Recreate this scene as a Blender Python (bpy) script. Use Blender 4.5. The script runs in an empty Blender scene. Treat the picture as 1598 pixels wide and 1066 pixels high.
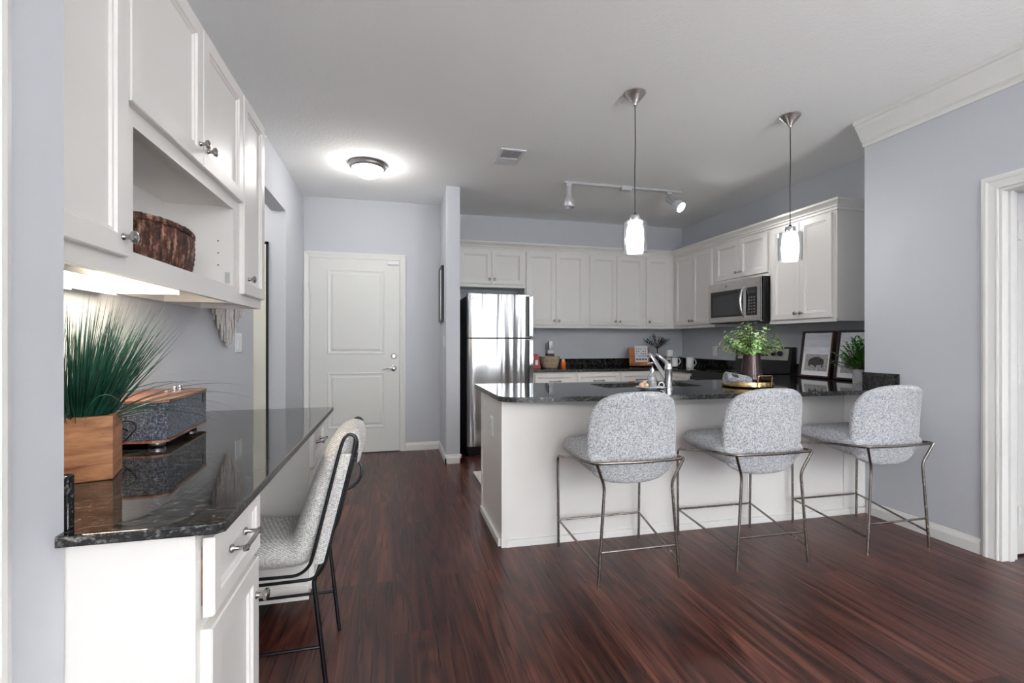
import bpy, bmesh, math, random
from mathutils import Vector, Matrix
R = math.radians
random.seed(7)
scn = bpy.context.scene
COL = scn.collection

# ------------------------------------------------------------ camera, world, exposure
FPX = 735.0
cd = bpy.data.cameras.new('camera'); cam = bpy.data.objects.new('camera', cd); COL.objects.link(cam)
cd.sensor_width = 36.0; cd.lens = FPX / 1598 * 36; cd.shift_y = 1.0 / 1598
cd.clip_start = 0.02
cam.location = (0, 0, 1.2); cam.rotation_euler = (R(90), 0, R(-14)); scn.camera = cam
scn.view_settings.view_transform = 'Standard'; scn.view_settings.look = 'None'
scn.view_settings.gamma = 1; scn.view_settings.use_curve_mapping = False
scn.view_settings.exposure = 1.95
w = bpy.data.worlds.new('world'); scn.world = w; w.use_nodes = True
w.node_tree.nodes['Background'].inputs[0].default_value = (.80, .87, 1, 1)
w.node_tree.nodes['Background'].inputs[1].default_value = 0.4
scn.cycles.use_denoising = True
scn.cycles.max_bounces = 10; scn.cycles.diffuse_bounces = 6; scn.cycles.glossy_bounces = 6
scn.cycles.transmission_bounces = 8; scn.cycles.transparent_max_bounces = 12
scn.cycles.caustics_reflective = False; scn.cycles.caustics_refractive = False
scn.cycles.sample_clamp_indirect = 6

def area(name, loc, rot, sx, sy, power, color=(1, 1, 1)):
    l = bpy.data.lights.new(name, 'AREA'); l.shape = 'RECTANGLE'; l.size = sx; l.size_y = sy
    l.energy = power; l.color = color
    o = bpy.data.objects.new(name, l); COL.objects.link(o); o.location = loc; o.rotation_euler = rot
    return o
# daylight through the windows of the living room behind the camera, the glazed balcony door beside it and the bedroom window, plus added uplights for the ceiling
SKY, UPFILL = (.93, .985, 1), (.97, .99, .97)
for wx in (0.0, 1.55, 3.05):
    area('daylight_rear_window', (wx, -5.95, 1.35), (R(90), 0, R(180)), 1.0, 2.2, 210, SKY)
    area('ceiling_uplight_fill', (wx, -5.90, .75), (R(172), 0, R(180)), 1.0, .9, 150, UPFILL)  # added upward fill that brightens the ceiling, not a source known to exist
for wy in (-3.9, -1.9):
    area('daylight_side_window', (3.19, wy, 1.35), (R(90), 0, R(90)), 1.5, 1.9, 2, SKY)
    area('ceiling_uplight_fill', (3.17, wy, .75), (R(172), 0, R(90)), 1.5, .7, 32, UPFILL)  # same added ceiling fill, aimed up from the side openings
area('daylight_balcony_door', (-.72, -.75, 1.1), (R(90), 0, R(-90)), 1.7, 2.0, 1, SKY)
area('daylight_bedroom_window', (5.2, -1.35, 1.4), (R(90), 0, R(180)), 1.6, 1.6, 160, (1, 1, 1))

# ------------------------------------------------------------ materials
def new_mat(name):
    m = bpy.data.materials.new(name); m.use_nodes = True
    return m, m.node_tree.nodes, m.node_tree.links, m.node_tree.nodes['Principled BSDF']
def simple(name, col, rough=.5, metal=0, spec=.5, bump=None, emit=None):
    m, n, l, b = new_mat(name)
    b.inputs['Base Color'].default_value = (*col, 1); b.inputs['Roughness'].default_value = rough
    b.inputs['Metallic'].default_value = metal; b.inputs['Specular IOR Level'].default_value = spec
    if emit:
        b.inputs['Emission Color'].default_value = (*emit[0], 1); b.inputs['Emission Strength'].default_value = emit[1]
    tc = n.new('ShaderNodeTexCoord')
    nz = n.new('ShaderNodeTexNoise'); l.new(tc.outputs['Object'], nz.inputs['Vector'])
    if bump:
        nz.inputs['Scale'].default_value = bump[0]; nz.inputs['Detail'].default_value = 4
        bp = n.new('ShaderNodeBump'); bp.inputs['Strength'].default_value = bump[1]; bp.inputs['Distance'].default_value = bump[2] if len(bump) > 2 else .002
        l.new(nz.outputs['Fac'], bp.inputs['Height']); l.new(bp.outputs['Normal'], b.inputs['Normal'])
    else:
        nz.inputs['Scale'].default_value = 6
        mr = n.new('ShaderNodeMapRange'); mr.inputs['To Min'].default_value = max(.02, rough - .03); mr.inputs['To Max'].default_value = rough + .03
        l.new(nz.outputs['Fac'], mr.inputs['Value']); l.new(mr.outputs['Result'], b.inputs['Roughness'])
    return m
def mapping(n, l, scale, coord='Object', rot=(0, 0, 0)):
    tc = n.new('ShaderNodeTexCoord'); mp = n.new('ShaderNodeMapping')
    mp.inputs['Scale'].default_value = scale; mp.inputs['Rotation'].default_value = rot
    l.new(tc.outputs[coord], mp.inputs['Vector']); return mp
def ramp(n, stops):
    r = n.new('ShaderNodeValToRGB'); e = r.color_ramp.elements
    while len(e) < len(stops): e.new(.5)
    for i, (p, c) in enumerate(stops):
        e[i].position = p; e[i].color = (*c, 1)
    return r
def noise(n, l, vec, scale, detail=4, rough=.55, dist=0):
    t = n.new('ShaderNodeTexNoise'); t.inputs['Scale'].default_value = scale; t.inputs['Detail'].default_value = detail
    t.inputs['Roughness'].default_value = rough; t.inputs['Distortion'].default_value = dist
    l.new(vec, t.inputs['Vector']); return t

def mat_floor():
    m, n, l, b = new_mat('dark_red_plank_floor')
    tc = n.new('ShaderNodeTexCoord'); sp = n.new('ShaderNodeSeparateXYZ'); l.new(tc.outputs['Object'], sp.inputs[0])
    cb = n.new('ShaderNodeCombineXYZ'); l.new(sp.outputs['Y'], cb.inputs['X']); l.new(sp.outputs['X'], cb.inputs['Y'])
    br = n.new('ShaderNodeTexBrick'); l.new(cb.outputs[0], br.inputs['Vector'])
    br.inputs['Color1'].default_value = (0, 0, 0, 1); br.inputs['Color2'].default_value = (1, 1, 1, 1); br.inputs['Mortar'].default_value = (.5, .5, .5, 1)
    br.inputs['Scale'].default_value = 1; br.inputs['Mortar Size'].default_value = .0011; br.inputs['Mortar Smooth'].default_value = .3
    br.inputs['Brick Width'].default_value = 1.22; br.inputs['Row Height'].default_value = .178; br.offset = .37; br.offset_frequency = 3
    off = n.new('ShaderNodeVectorMath'); off.operation = 'MULTIPLY_ADD'
    l.new(br.outputs['Color'], off.inputs[0]); off.inputs[1].default_value = (7.3, 13.1, 5.7); l.new(cb.outputs[0], off.inputs[2])
    def mapped(sc):
        q = n.new('ShaderNodeMapping'); q.inputs['Scale'].default_value = sc; l.new(off.outputs[0], q.inputs['Vector']); return q.outputs[0]
    n0 = noise(n, l, mapped((.45, 4.6, 1)), 1.0, 2.0, .45, .25)
    mu = n.new('ShaderNodeMath'); mu.operation = 'MULTIPLY'; l.new(n0.outputs['Fac'], mu.inputs[0]); mu.inputs[1].default_value = 85
    sn = n.new('ShaderNodeMath'); sn.operation = 'SINE'; l.new(mu.outputs[0], sn.inputs[0])
    s2 = n.new('ShaderNodeMapRange'); s2.inputs['From Min'].default_value = -1; l.new(sn.outputs[0], s2.inputs['Value'])
    g1 = noise(n, l, mapped((.55, 11, 1)), 1.6, 7, .60, .5)
    g2 = noise(n, l, mapped((1.1, 75, 1)), 2.0, 4, .6, .15)
    a = n.new('ShaderNodeMix'); a.data_type = 'FLOAT'; a.inputs[0].default_value = .78; l.new(s2.outputs[0], a.inputs[2]); l.new(g1.outputs['Fac'], a.inputs[3])
    c = n.new('ShaderNodeMix'); c.data_type = 'FLOAT'; c.inputs[0].default_value = .30; l.new(a.outputs[0], c.inputs[2]); l.new(g2.outputs['Fac'], c.inputs[3])
    rp = ramp(n, [(.30, (.014, .0050, .0042)), (.43, (.042, .0130, .0100)), (.56, (.082, .0265, .0185)), (.72, (.165, .068, .045))])
    l.new(c.outputs[0], rp.inputs[0])
    hs = n.new('ShaderNodeHueSaturation'); l.new(rp.outputs[0], hs.inputs['Color'])
    mv = n.new('ShaderNodeMapRange'); mv.inputs['To Min'].default_value = .68; mv.inputs['To Max'].default_value = 1.3
    l.new(br.outputs['Color'], mv.inputs['Value']); l.new(mv.outputs[0], hs.inputs['Value'])
    mx = n.new('ShaderNodeMix'); mx.data_type = 'RGBA'; l.new(br.outputs['Fac'], mx.inputs[0]); l.new(hs.outputs[0], mx.inputs[6]); mx.inputs[7].default_value = (.008, .004, .004, 1)
    l.new(mx.outputs[2], b.inputs['Base Color']); b.inputs['Specular IOR Level'].default_value = .30
    rr = n.new('ShaderNodeMapRange'); rr.inputs['To Min'].default_value = .22; rr.inputs['To Max'].default_value = .36
    l.new(g2.outputs['Fac'], rr.inputs['Value']); l.new(rr.outputs[0], b.inputs['Roughness'])
    bp = n.new('ShaderNodeBump'); bp.inputs['Strength'].default_value = .16; bp.inputs['Distance'].default_value = .002
    l.new(c.outputs[0], bp.inputs['Height']); l.new(bp.outputs[0], b.inputs['Normal'])
    return m
def mat_granite(name='black_granite', rough=.045, gain=1.0):
    m, n, l, b = new_mat(name)
    mp = mapping(n, l, (1, 1, 1), rot=(.4, .3, .2))
    a = noise(n, l, mp.outputs[0], 75, 5, .70, 1.2)
    mp2 = mapping(n, l, (45, 130, 80), rot=(0, 0, .9))
    f = noise(n, l, mp2.outputs[0], 1.0, 4, .65)
    g = gain
    r1 = ramp(n, [(.47, (.004, .004, .0045)), (.56, (.008, .008, .009)), (.68, (.13 * g, .13 * g, .12 * g))]); l.new(a.outputs['Fac'], r1.inputs[0])
    r2 = ramp(n, [(.56, (0, 0, 0)), (.70, (.15 * g, .15 * g, .138 * g))]); l.new(f.outputs['Fac'], r2.inputs[0])
    mx = n.new('ShaderNodeMix'); mx.data_type = 'RGBA'; mx.blend_type = 'ADD'; mx.inputs[0].default_value = 1
    l.new(r1.outputs[0], mx.inputs[6]); l.new(r2.outputs[0], mx.inputs[7]); l.new(mx.outputs[2], b.inputs['Base Color'])
    b.inputs['Roughness'].default_value = rough; b.inputs['IOR'].default_value = 1.6
    if rough < .2: return m
    bp = n.new('ShaderNodeBump'); bp.inputs['Strength'].default_value = .25 if rough > .2 else .03; bp.inputs['Distance'].default_value = .002
    l.new(f.outputs['Fac'], bp.inputs['Height']); l.new(bp.outputs[0], b.inputs['Normal'])
    return m
def mat_weave(name, c0, c1, c2, sc=1.0, bump=.5, herring=False):
    m, n, l, b = new_mat(name)
    mp = mapping(n, l, (260 * sc, 260 * sc, 70 * sc)); a = noise(n, l, mp.outputs[0], 1, 2, .6)
    mp2 = mapping(n, l, (75 * sc, 75 * sc, 280 * sc)); d = noise(n, l, mp2.outputs[0], 1, 2, .6)
    mx = n.new('ShaderNodeMath'); mx.operation = 'MAXIMUM'; l.new(a.outputs['Fac'], mx.inputs[0]); l.new(d.outputs['Fac'], mx.inputs[1])
    src = mx.outputs[0]
    if herring:
        mp3 = mapping(n, l, (1, 1, 1), rot=(0, .5, .6)); wv = n.new('ShaderNodeTexWave'); wv.bands_direction = 'DIAGONAL'; wv.inputs['Scale'].default_value = 62; wv.inputs['Distortion'].default_value = 2.2
        wv.inputs['Detail Scale'].default_value = 6
        l.new(mp3.outputs[0], wv.inputs['Vector'])
        mm = n.new('ShaderNodeMix'); mm.data_type = 'FLOAT'; mm.inputs[0].default_value = .12; l.new(src, mm.inputs[2]); l.new(wv.outputs['Fac'], mm.inputs[3]); src = mm.outputs[0]
    r = ramp(n, [(.44, c0), (.56, c1), (.70, c2)]); l.new(src, r.inputs[0]); l.new(r.outputs[0], b.inputs['Base Color'])
    b.inputs['Roughness'].default_value = .95; b.inputs['Specular IOR Level'].default_value = .15
    b.inputs['Sheen Weight'].default_value = .15
    bp = n.new('ShaderNodeBump'); bp.inputs['Strength'].default_value = bump; bp.inputs['Distance'].default_value = .002
    l.new(src, bp.inputs['Height']); l.new(bp.outputs[0], b.inputs['Normal'])
    return m
def mat_steel(name, col, rough, brush=(1, 1, 160), bstr=.03, wob=0):
    m, n, l, b = new_mat(name)
    b.inputs['Base Color'].default_value = (*col, 1); b.inputs['Metallic'].default_value = 1
    mp = mapping(n, l, brush); a = noise(n, l, mp.outputs[0], 4, 3)
    mr = n.new('ShaderNodeMapRange'); mr.inputs['To Min'].default_value = rough * .75; mr.inputs['To Max'].default_value = rough * 1.3
    l.new(a.outputs['Fac'], mr.inputs['Value']); l.new(mr.outputs[0], b.inputs['Roughness'])
    bp = n.new('ShaderNodeBump'); bp.inputs['Strength'].default_value = bstr; bp.inputs['Distance'].default_value = .001
    l.new(a.outputs['Fac'], bp.inputs['Height'])
    if wob:
        mp2 = mapping(n, l, (9, 9, .45)); c = noise(n, l, mp2.outputs[0], 1, 1.5)
        bp2 = n.new('ShaderNodeBump'); bp2.inputs['Strength'].default_value = 1; bp2.inputs['Distance'].default_value = wob
        l.new(c.outputs['Fac'], bp2.inputs['Height']); l.new(bp2.outputs[0], bp.inputs['Normal'])
    l.new(bp.outputs[0], b.inputs['Normal'])
    return m
def mat_wood(name, c0, c1, c2, scale=(3, 40, 40), rough=.5):
    m, n, l, b = new_mat(name)
    mp = mapping(n, l, scale); a = noise(n, l, mp.outputs[0], 1, 7, .6, 1.0)
    r = ramp(n, [(.32, c0), (.5, c1), (.68, c2)]); l.new(a.outputs['Fac'], r.inputs[0]); l.new(r.outputs[0], b.inputs['Base Color'])
    b.inputs['Roughness'].default_value = rough
    bp = n.new('ShaderNodeBump'); bp.inputs['Strength'].default_value = .2; bp.inputs['Distance'].default_value = .001
    l.new(a.outputs['Fac'], bp.inputs['Height']); l.new(bp.outputs[0], b.inputs['Normal'])
    return m
def mat_varied(name, stops, scale=30, rough=.6, vec=(1, 1, 1), bump=0, trans=0):
    m, n, l, b = new_mat(name)
    mp = mapping(n, l, vec); a = noise(n, l, mp.outputs[0], scale, 4, .6)
    r = ramp(n, stops); l.new(a.outputs['Fac'], r.inputs[0]); l.new(r.outputs[0], b.inputs['Base Color'])
    b.inputs['Roughness'].default_value = rough
    if bump:
        bp = n.new('ShaderNodeBump'); bp.inputs['Strength'].default_value = bump; bp.inputs['Distance'].default_value = .003
        l.new(a.outputs['Fac'], bp.inputs['Height']); l.new(bp.outputs[0], b.inputs['Normal'])
    return m
def mat_glass(name, tint=(1, 1, 1), thin=True):
    m, n, l, b = new_mat(name)
    out = n['Material Output']; n.remove(b)
    tr = n.new('ShaderNodeBsdfTransparent'); tr.inputs[0].default_value = (*tint, 1)
    gl = n.new('ShaderNodeBsdfGlossy'); gl.inputs['Roughness'].default_value = .02
    lw = n.new('ShaderNodeLayerWeight'); lw.inputs['Blend'].default_value = .25; fr = n.new('ShaderNodeMath'); fr.operation = 'MULTIPLY_ADD'; l.new(lw.outputs['Facing'], fr.inputs[0]); fr.inputs[1].default_value = .75; fr.inputs[2].default_value = .04
    mx = n.new('ShaderNodeMixShader'); l.new(fr.outputs[0], mx.inputs[0]); l.new(tr.outputs[0], mx.inputs[1]); l.new(gl.outputs[0], mx.inputs[2])
    l.new(mx.outputs[0], out.inputs['Surface'])
    return m

M = {}
M['floor'] = mat_floor(); M['granite'] = mat_granite(); M['granite_edge'] = mat_granite('black_granite_cut_edge', .30, 1.5)
M['wall'] = simple('blue_grey_wall_paint', (.553, .566, .603), .65, spec=.3, bump=(220, .06))
M['ceiling'] = simple('textured_ceiling_paint', (.90, .905, .90), .9, spec=.1, bump=(60, .5, .004))
M['trim'] = simple('white_trim_paint', (.74, .735, .71), .35)
M['doorpaint'] = simple('white_door_paint', (.72, .72, .69), .38)
M['cab'] = simple('cream_cabinet_paint', (.74, .72, .695), .33)
M['cabin'] = simple('cabinet_interior', (.72, .69, .66), .4)
M['knob'] = mat_steel('brushed_nickel', (.42, .40, .39), .24)
M['nickel'] = mat_steel('satin_nickel', (.50, .48, .47), .28)
M['steel'] = mat_steel('stainless_steel', (.50, .495, .50), .20, (160, 160, 1), .012, .034)
M['steel2'] = mat_steel('stainless_trim', (.55, .53, .52), .28, (2, 2, 200), .02)
M['chrome'] = simple('chrome', (.80, .81, .83), .06, 1)
M['black'] = simple('black_plastic', (.008, .008, .009), .35)
M['blackgloss'] = simple('black_glass', (.006, .006, .007), .06)
M['fridgeside'] = simple('black_textured_fridge_side', (.012, .012, .014), .45, bump=(300, .15))
M['stoolfab'] = mat_weave('grey_white_weave', (.20, .21, .225), (.46, .47, .49), (.66, .66, .68))
M['chairfab'] = mat_weave('ivory_herringbone', (.30, .295, .29), (.60, .59, .575), (.80, .79, .77), 1.3, .6, True)
M['stoolmetal'] = mat_steel('antique_pewter_tube', (.27, .245, .22), .25, (12, 12, 12), 0)
M['chairmetal'] = mat_steel('gunmetal_rod', (.06, .065, .075), .30, (12, 12, 12), 0)
M['speakfab'] = mat_weave('slate_blue_speaker_cloth', (.018, .02, .03), (.060, .068, .095), (.19, .205, .26), 1.2, .3)
M['walnut'] = mat_wood('walnut', (.09, .03, .018), (.19, .075, .045), (.30, .14, .085), (40, 4, 40), .4)
M['mango'] = mat_wood('honey_wood', (.11, .038, .016), (.29, .125, .055), (.46, .23, .115), (5, 5, 36), .55)
M['orangewood'] = mat_wood('orange_wood', (.28, .09, .03), (.45, .17, .06), (.60, .27, .11), (4, 30, 30), .5)
M['grass'] = mat_varied('dark_green_grass', [(.3, (.002, .022, .014)), (.6, (.006, .06, .038)), (.8, (.018, .115, .075))], 20, .45)
M['euc'] = mat_varied('light_green_leaf', [(.36, (.05, .17, .04)), (.48, (.26, .48, .13)), (.60, (.70, .86, .42))], 38, .5)
M['fern'] = mat_varied('deep_green_leaf', [(.3, (.008, .05, .010)), (.5, (.045, .20, .03)), (.68, (.26, .52, .10))], 40, .5)
M['olive'] = mat_varied('dusky_olive_leaf', [(.3, (.008, .010, .010)), (.6, (.03, .036, .034)), (.8, (.10, .11, .11))], 40, .6)
M['stem'] = simple('brown_stem', (.05, .03, .02), .8)
M['darkbasket'] = mat_varied('dark_woven_seagrass', [(.35, (.012, .005, .004)), (.52, (.10, .038, .025)), (.66, (.42, .25, .18))], 55, .8, (1, 1, .30), 1.0)
M['basket'] = mat_varied('natural_woven_basket', [(.3, (.14, .09, .055)), (.5, (.38, .29, .20)), (.7, (.58, .48, .37))], 20, .85, (2, 2, 9), .6)
M['macrame'] = mat_varied('oatmeal_cotton_cord', [(.3, (.32, .30, .29)), (.5, (.58, .55, .53)), (.7, (.74, .72, .70))], 30, .95, (6, 6, .6), .6)
M['white'] = simple('white_plastic', (.78, .79, .82), .35)
M['ceramic'] = simple('white_ceramic', (.80, .80, .80), .15)
M['marble'] = mat_varied('grey_white_stone', [(.3, (.45, .46, .48)), (.6, (.72, .73, .75))], 14, .4)
M['paper'] = simple('white_paper', (.80, .81, .84), .6)
M['sky'] = mat_varied('grey_print_sky', [(.3, (.50, .51, .55)), (.6, (.66, .67, .72))], 3, .5, (1, 1, 6))
M['printgrass'] = mat_varied('grey_print_grass', [(.3, (.10, .10, .10)), (.5, (.35, .34, .34)), (.7, (.62, .61, .61))], 50, .5, (1, 1, 4))
M['bison'] = mat_varied('dark_print_fur', [(.3, (.015, .014, .014)), (.7, (.09, .085, .085))], 80, .5)
M['frame'] = mat_wood('dark_mahogany', (.008, .004, .003), (.02, .009, .007), (.06, .025, .018), (30, 30, 4), .35)
M['brass'] = mat_steel('aged_brass', (.52, .36, .17), .22)
M['plum'] = simple('plum_brown_glaze', (.055, .036, .036), .13, .55)
M['towel'] = mat_weave('grey_towel', (.12, .125, .14), (.30, .31, .34), (.553, .566, .603), 1, .6)
M['toweldark'] = mat_weave('charcoal_towel', (.02, .02, .025), (.04, .042, .05), (.08, .085, .10), 1, .6)
M['glass'] = mat_glass('clear_glass', (.95, .965, .97))
M['frost'] = simple('frosted_lamp_glass', (.9, .9, .9), .5, emit=((1, .985, .96), 8.0))
M['dome'] = simple('lit_dome_glass', (.9, .9, .9), .4, emit=((1, .99, .97), 9.0))
M['bulb'] = simple('lit_lamp_face', (.9, .9, .9), .4, emit=((1, .98, .95), 16.0))
M['tube'] = simple('lit_lens', (.9, .9, .88), .4, emit=((1, .86, .64), 4.0))
M['silver'] = simple('silver_enamel', (.55, .56, .58), .35, .35)
M['vent'] = simple('vent_enamel', (.70, .71, .74), .4)
M['ventdark'] = simple('vent_shadow_core', (.10, .10, .11), .7)
M['red'] = simple('red_package_film', (.30, .045, .035), .3)
M['orange'] = simple('orange_plastic', (.70, .13, .02), .3)
M['shell'] = mat_varied('peach_shell', [(.3, (.55, .25, .12)), (.6, (.80, .58, .42))], 50, .4)
M['card'] = simple('pale_card', (.72, .73, .76), .5)
M['ink'] = simple('grey_ink', (.12, .12, .14), .6)
M['bluedark'] = simple('navy_pot', (.012, .014, .022), .25)
M['rug'] = mat_varied('white_looped_rug', [(.3, (.42, .41, .38)), (.6, (.75, .73, .70))], 90, .95, bump=1)
M['rubber'] = simple('black_rubber', (.01, .01, .01), .7)
M['creamdoor'] = simple('cream_closet_paint', (.76, .74, .64), .4)
M['glassy'] = simple('smoked_window', (.035, .037, .042), .10)
M['soap'] = simple('clear_liquid', (.55, .57, .58), .1)

# ------------------------------------------------------------ mesh builder
class MB:
    def __init__(s): s.bm = bmesh.new(); s.ang = 12
    def box(s, x0, x1, y0, y1, z0, z1, bev=0, seg=2, mat=None):
        t = bmesh.new(); bmesh.ops.create_cube(t, size=1)
        for v in t.verts: v.co = Vector(((x0 + x1) / 2 + v.co.x * (x1 - x0), (y0 + y1) / 2 + v.co.y * (y1 - y0), (z0 + z1) / 2 + v.co.z * (z1 - z0)))
        if bev: bmesh.ops.bevel(t, geom=t.edges[:], offset=bev, segments=seg, profile=.6, affect='EDGES')
        return s.join(t, mat)
    def join(s, t, mat=None):
        if mat is not None: bmesh.ops.transform(t, matrix=mat, verts=t.verts)
        me = bpy.data.meshes.new('tmp'); t.to_mesh(me); t.free(); s.bm.from_mesh(me); bpy.data.meshes.remove(me); return s
    def faces(s, vs, fs):
        v = [s.bm.verts.new(p) for p in vs]
        for f in fs:
            try: s.bm.faces.new([v[i] for i in f])
            except ValueError: pass
        return s
    def tube(s, pts, r, seg=8, closed=False, up=None):
        P = [Vector(p) for p in pts]; n = len(P); rings = []; s.ang = max(s.ang, 62)
        rad = r if isinstance(r, (list, tuple)) else [r] * n
        tang = []
        for i in range(n):
            a = P[(i - 1) % n] if (closed or i > 0) else P[i]; b = P[(i + 1) % n] if (closed or i < n - 1) else P[i]
            tang.append((b - a).normalized())
        ref = Vector((0, 0, 1)) if abs(tang[0].z) < .9 else Vector((1, 0, 0))
        nrm = tang[0].cross(ref).normalized()
        for i in range(n):
            if i > 0:
                nrm = (nrm - tang[i] * nrm.dot(tang[i]))
                nrm = nrm.normalized() if nrm.length > 1e-6 else tang[i].orthogonal().normalized()
            bn = tang[i].cross(nrm)
            rings.append([s.bm.verts.new(P[i] + (nrm * math.cos(2 * math.pi * k / seg) + bn * math.sin(2 * math.pi * k / seg)) * rad[i]) for k in range(seg)])
        for i in range(n if closed else n - 1):
            A, B = rings[i], rings[(i + 1) % n]
            for k in range(seg): s.bm.faces.new((A[k], A[(k + 1) % seg], B[(k + 1) % seg], B[k]))
        if not closed:
            s.bm.faces.new(rings[0][::-1]); s.bm.faces.new(rings[-1])
        return s
    def lathe(s, prof, origin=(0, 0, 0), axis=(0, 0, 1), seg=24, sx=1, sy=1):
        s.ang = max(s.ang, 40)
        ax = Vector(axis).normalized(); u = ax.orthogonal().normalized() if abs(ax.z) < .999 else Vector((1, 0, 0)); v = ax.cross(u); o = Vector(origin)
        rings = []
        for (r, h) in prof:
            if r < 1e-6: rings.append([s.bm.verts.new(o + ax * h)])
            else: rings.append([s.bm.verts.new(o + ax * h + u * (r * sx * math.cos(2 * math.pi * k / seg)) + v * (r * sy * math.sin(2 * math.pi * k / seg))) for k in range(seg)])
        for A, B in zip(rings, rings[1:]):
            if len(A) == 1 and len(B) == 1: continue
            for k in range(seg):
                k2 = (k + 1) % seg
                if len(A) == 1: s.bm.faces.new((A[0], B[k2], B[k]))
                elif len(B) == 1: s.bm.faces.new((A[k], A[k2], B[0]))
                else: s.bm.faces.new((A[k], A[k2], B[k2], B[k]))
        return s
    def prism(s, poly, z0, z1, mat=None, bev=0):
        t = bmesh.new(); vs = [t.verts.new((x, y, z0)) for x, y in poly]; f = t.faces.new(vs)
        r = bmesh.ops.extrude_face_region(t, geom=[f]); vv = [g for g in r['geom'] if isinstance(g, bmesh.types.BMVert)]
        for v in vv: v.co.z = z1
        bmesh.ops.recalc_face_normals(t, faces=t.faces)
        if bev:
            ed = [e for e in t.edges if abs(e.verts[0].co.z - e.verts[1].co.z) < 1e-6]
            bmesh.ops.bevel(t, geom=ed, offset=bev, segments=2, profile=.6, affect='EDGES')
        return s.join(t, mat)
    def extrude_profile(s, prof, p0, p1, out, up=(0, 0, 1)):
        # profile of (out, up) pairs swept from p0 to p1
        o = Vector(out); u = Vector(up); A = [s.bm.verts.new(Vector(p0) + o * a + u * b) for a, b in prof]; B = [s.bm.verts.new(Vector(p1) + o * a + u * b) for a, b in prof]
        k = len(prof)
        for i in range(k): s.bm.faces.new((A[i], A[(i + 1) % k], B[(i + 1) % k], B[i]))
        s.bm.faces.new(A[::-1]); s.bm.faces.new(B); return s
    def panel(s, o, ux, uz, nrm, w, h, rings):
        o, ux, uz, nn = Vector(o), Vector(ux), Vector(uz), Vector(nrm); prev = None
        for ins, d in rings:
            cur = [s.bm.verts.new(o + ux * a + uz * b + nn * d) for a, b in ((ins, ins), (w - ins, ins), (w - ins, h - ins), (ins, h - ins))]
            if prev:
                for i in range(4): s.bm.faces.new((prev[i], prev[(i + 1) % 4], cur[(i + 1) % 4], cur[i]))
            else: s.bm.faces.new(cur[::-1])
            prev = cur
        s.bm.faces.new(prev); return s
    def squircle(s, f, n=12, e=3.2):
        # f(x, y, r) -> point ; grid over the square mapped to a superellipse
        g = {}
        for i in range(n + 1):
            for j in range(n + 1):
                a, b = 2 * i / n - 1, 2 * j / n - 1; ri = max(abs(a), abs(b)); q = (abs(a) ** e + abs(b) ** e) ** (1 / e)
                x, y = (a / q * ri, b / q * ri) if q > 1e-9 else (0, 0)
                g[i, j] = s.bm.verts.new(f(x, y, ri))
        for i in range(n):
            for j in range(n): s.bm.faces.new((g[i, j], g[i + 1, j], g[i + 1, j + 1], g[i, j + 1]))
        return s
    def leaf(s, base, d, up, L, W, fold=.15, bend=.2):
        b = Vector(base); d = Vector(d).normalized(); sd = d.cross(Vector(up)); sd = sd.normalized() if sd.length > 1e-5 else d.orthogonal().normalized(); n = sd.cross(d)
        def p(t, ww, f): return s.bm.verts.new(b + d * (L * t) - n * (bend * L * t * t) + sd * ww + n * f)
        v0 = p(0, 0, 0); m1 = p(.35, 0, -fold * W); m2 = p(.7, 0, -fold * W); tip = p(1, 0, 0)
        l1, r1 = p(.35, -W / 2, 0), p(.35, W / 2, 0); l2, r2 = p(.7, -W * .42, 0), p(.7, W * .42, 0)
        for f in ((v0, m1, l1), (v0, r1, m1), (l1, m1, m2, l2), (m1, r1, r2, m2), (l2, m2, tip), (m2, r2, tip)): s.bm.faces.new(f)
        return s
    def build(s, name, mat, parent=None, angle=None, world=False, recalc=True):
        if recalc: bmesh.ops.recalc_face_normals(s.bm, faces=s.bm.faces)
        if world and parent is not None:
            p = parent; off = Vector((0, 0, 0))
            while p is not None: off += p.location; p = p.parent
            bmesh.ops.translate(s.bm, vec=-off, verts=s.bm.verts)
        me = bpy.data.meshes.new(name); s.bm.to_mesh(me); s.bm.free()
        me.polygons.foreach_set('use_smooth', [True] * len(me.polygons)); me.set_sharp_from_angle(angle=R(angle or s.ang))
        ob = bpy.data.objects.new(name, me); COL.objects.link(ob); me.materials.append(M[mat] if isinstance(mat, str) else mat)
        if parent is not None: ob.parent = parent
        return ob

def cut_edges(o):
    # the sawn vertical edges of a worktop are less polished than its top
    o.data.materials.append(M['granite_edge'])
    for p in o.data.polygons:
        if abs(p.normal.z) < .95: p.material_index = 1
def tag(o, label, cat, group=None):
    o['label'] = label; o['category'] = cat
    if group: o['group'] = group
    return o
def thing(name, label, cat, loc=(0, 0, 0), rz=0, group=None):
    o = bpy.data.objects.new(name, None); COL.objects.link(o); o.location = loc; o.rotation_euler = (0, 0, rz); o.empty_display_size = .05
    return tag(o, label, cat, group)
def struct(name, mb, mat, parent=None, **k):
    o = mb.build(name, mat, parent, **k)
    if parent is None: o['kind'] = 'structure'
    return o
def dup(root, loc, rz, label, group=None):
    r = root.copy(); COL.objects.link(r); r.location = loc; r.rotation_euler = (0, 0, rz); r['label'] = label
    if group: r['group'] = group
    for ch in list(root.children):
        c = ch.copy(); COL.objects.link(c); c.parent = r
        for g in list(ch.children):
            d = g.copy(); COL.objects.link(d); d.parent = c
    return r
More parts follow.
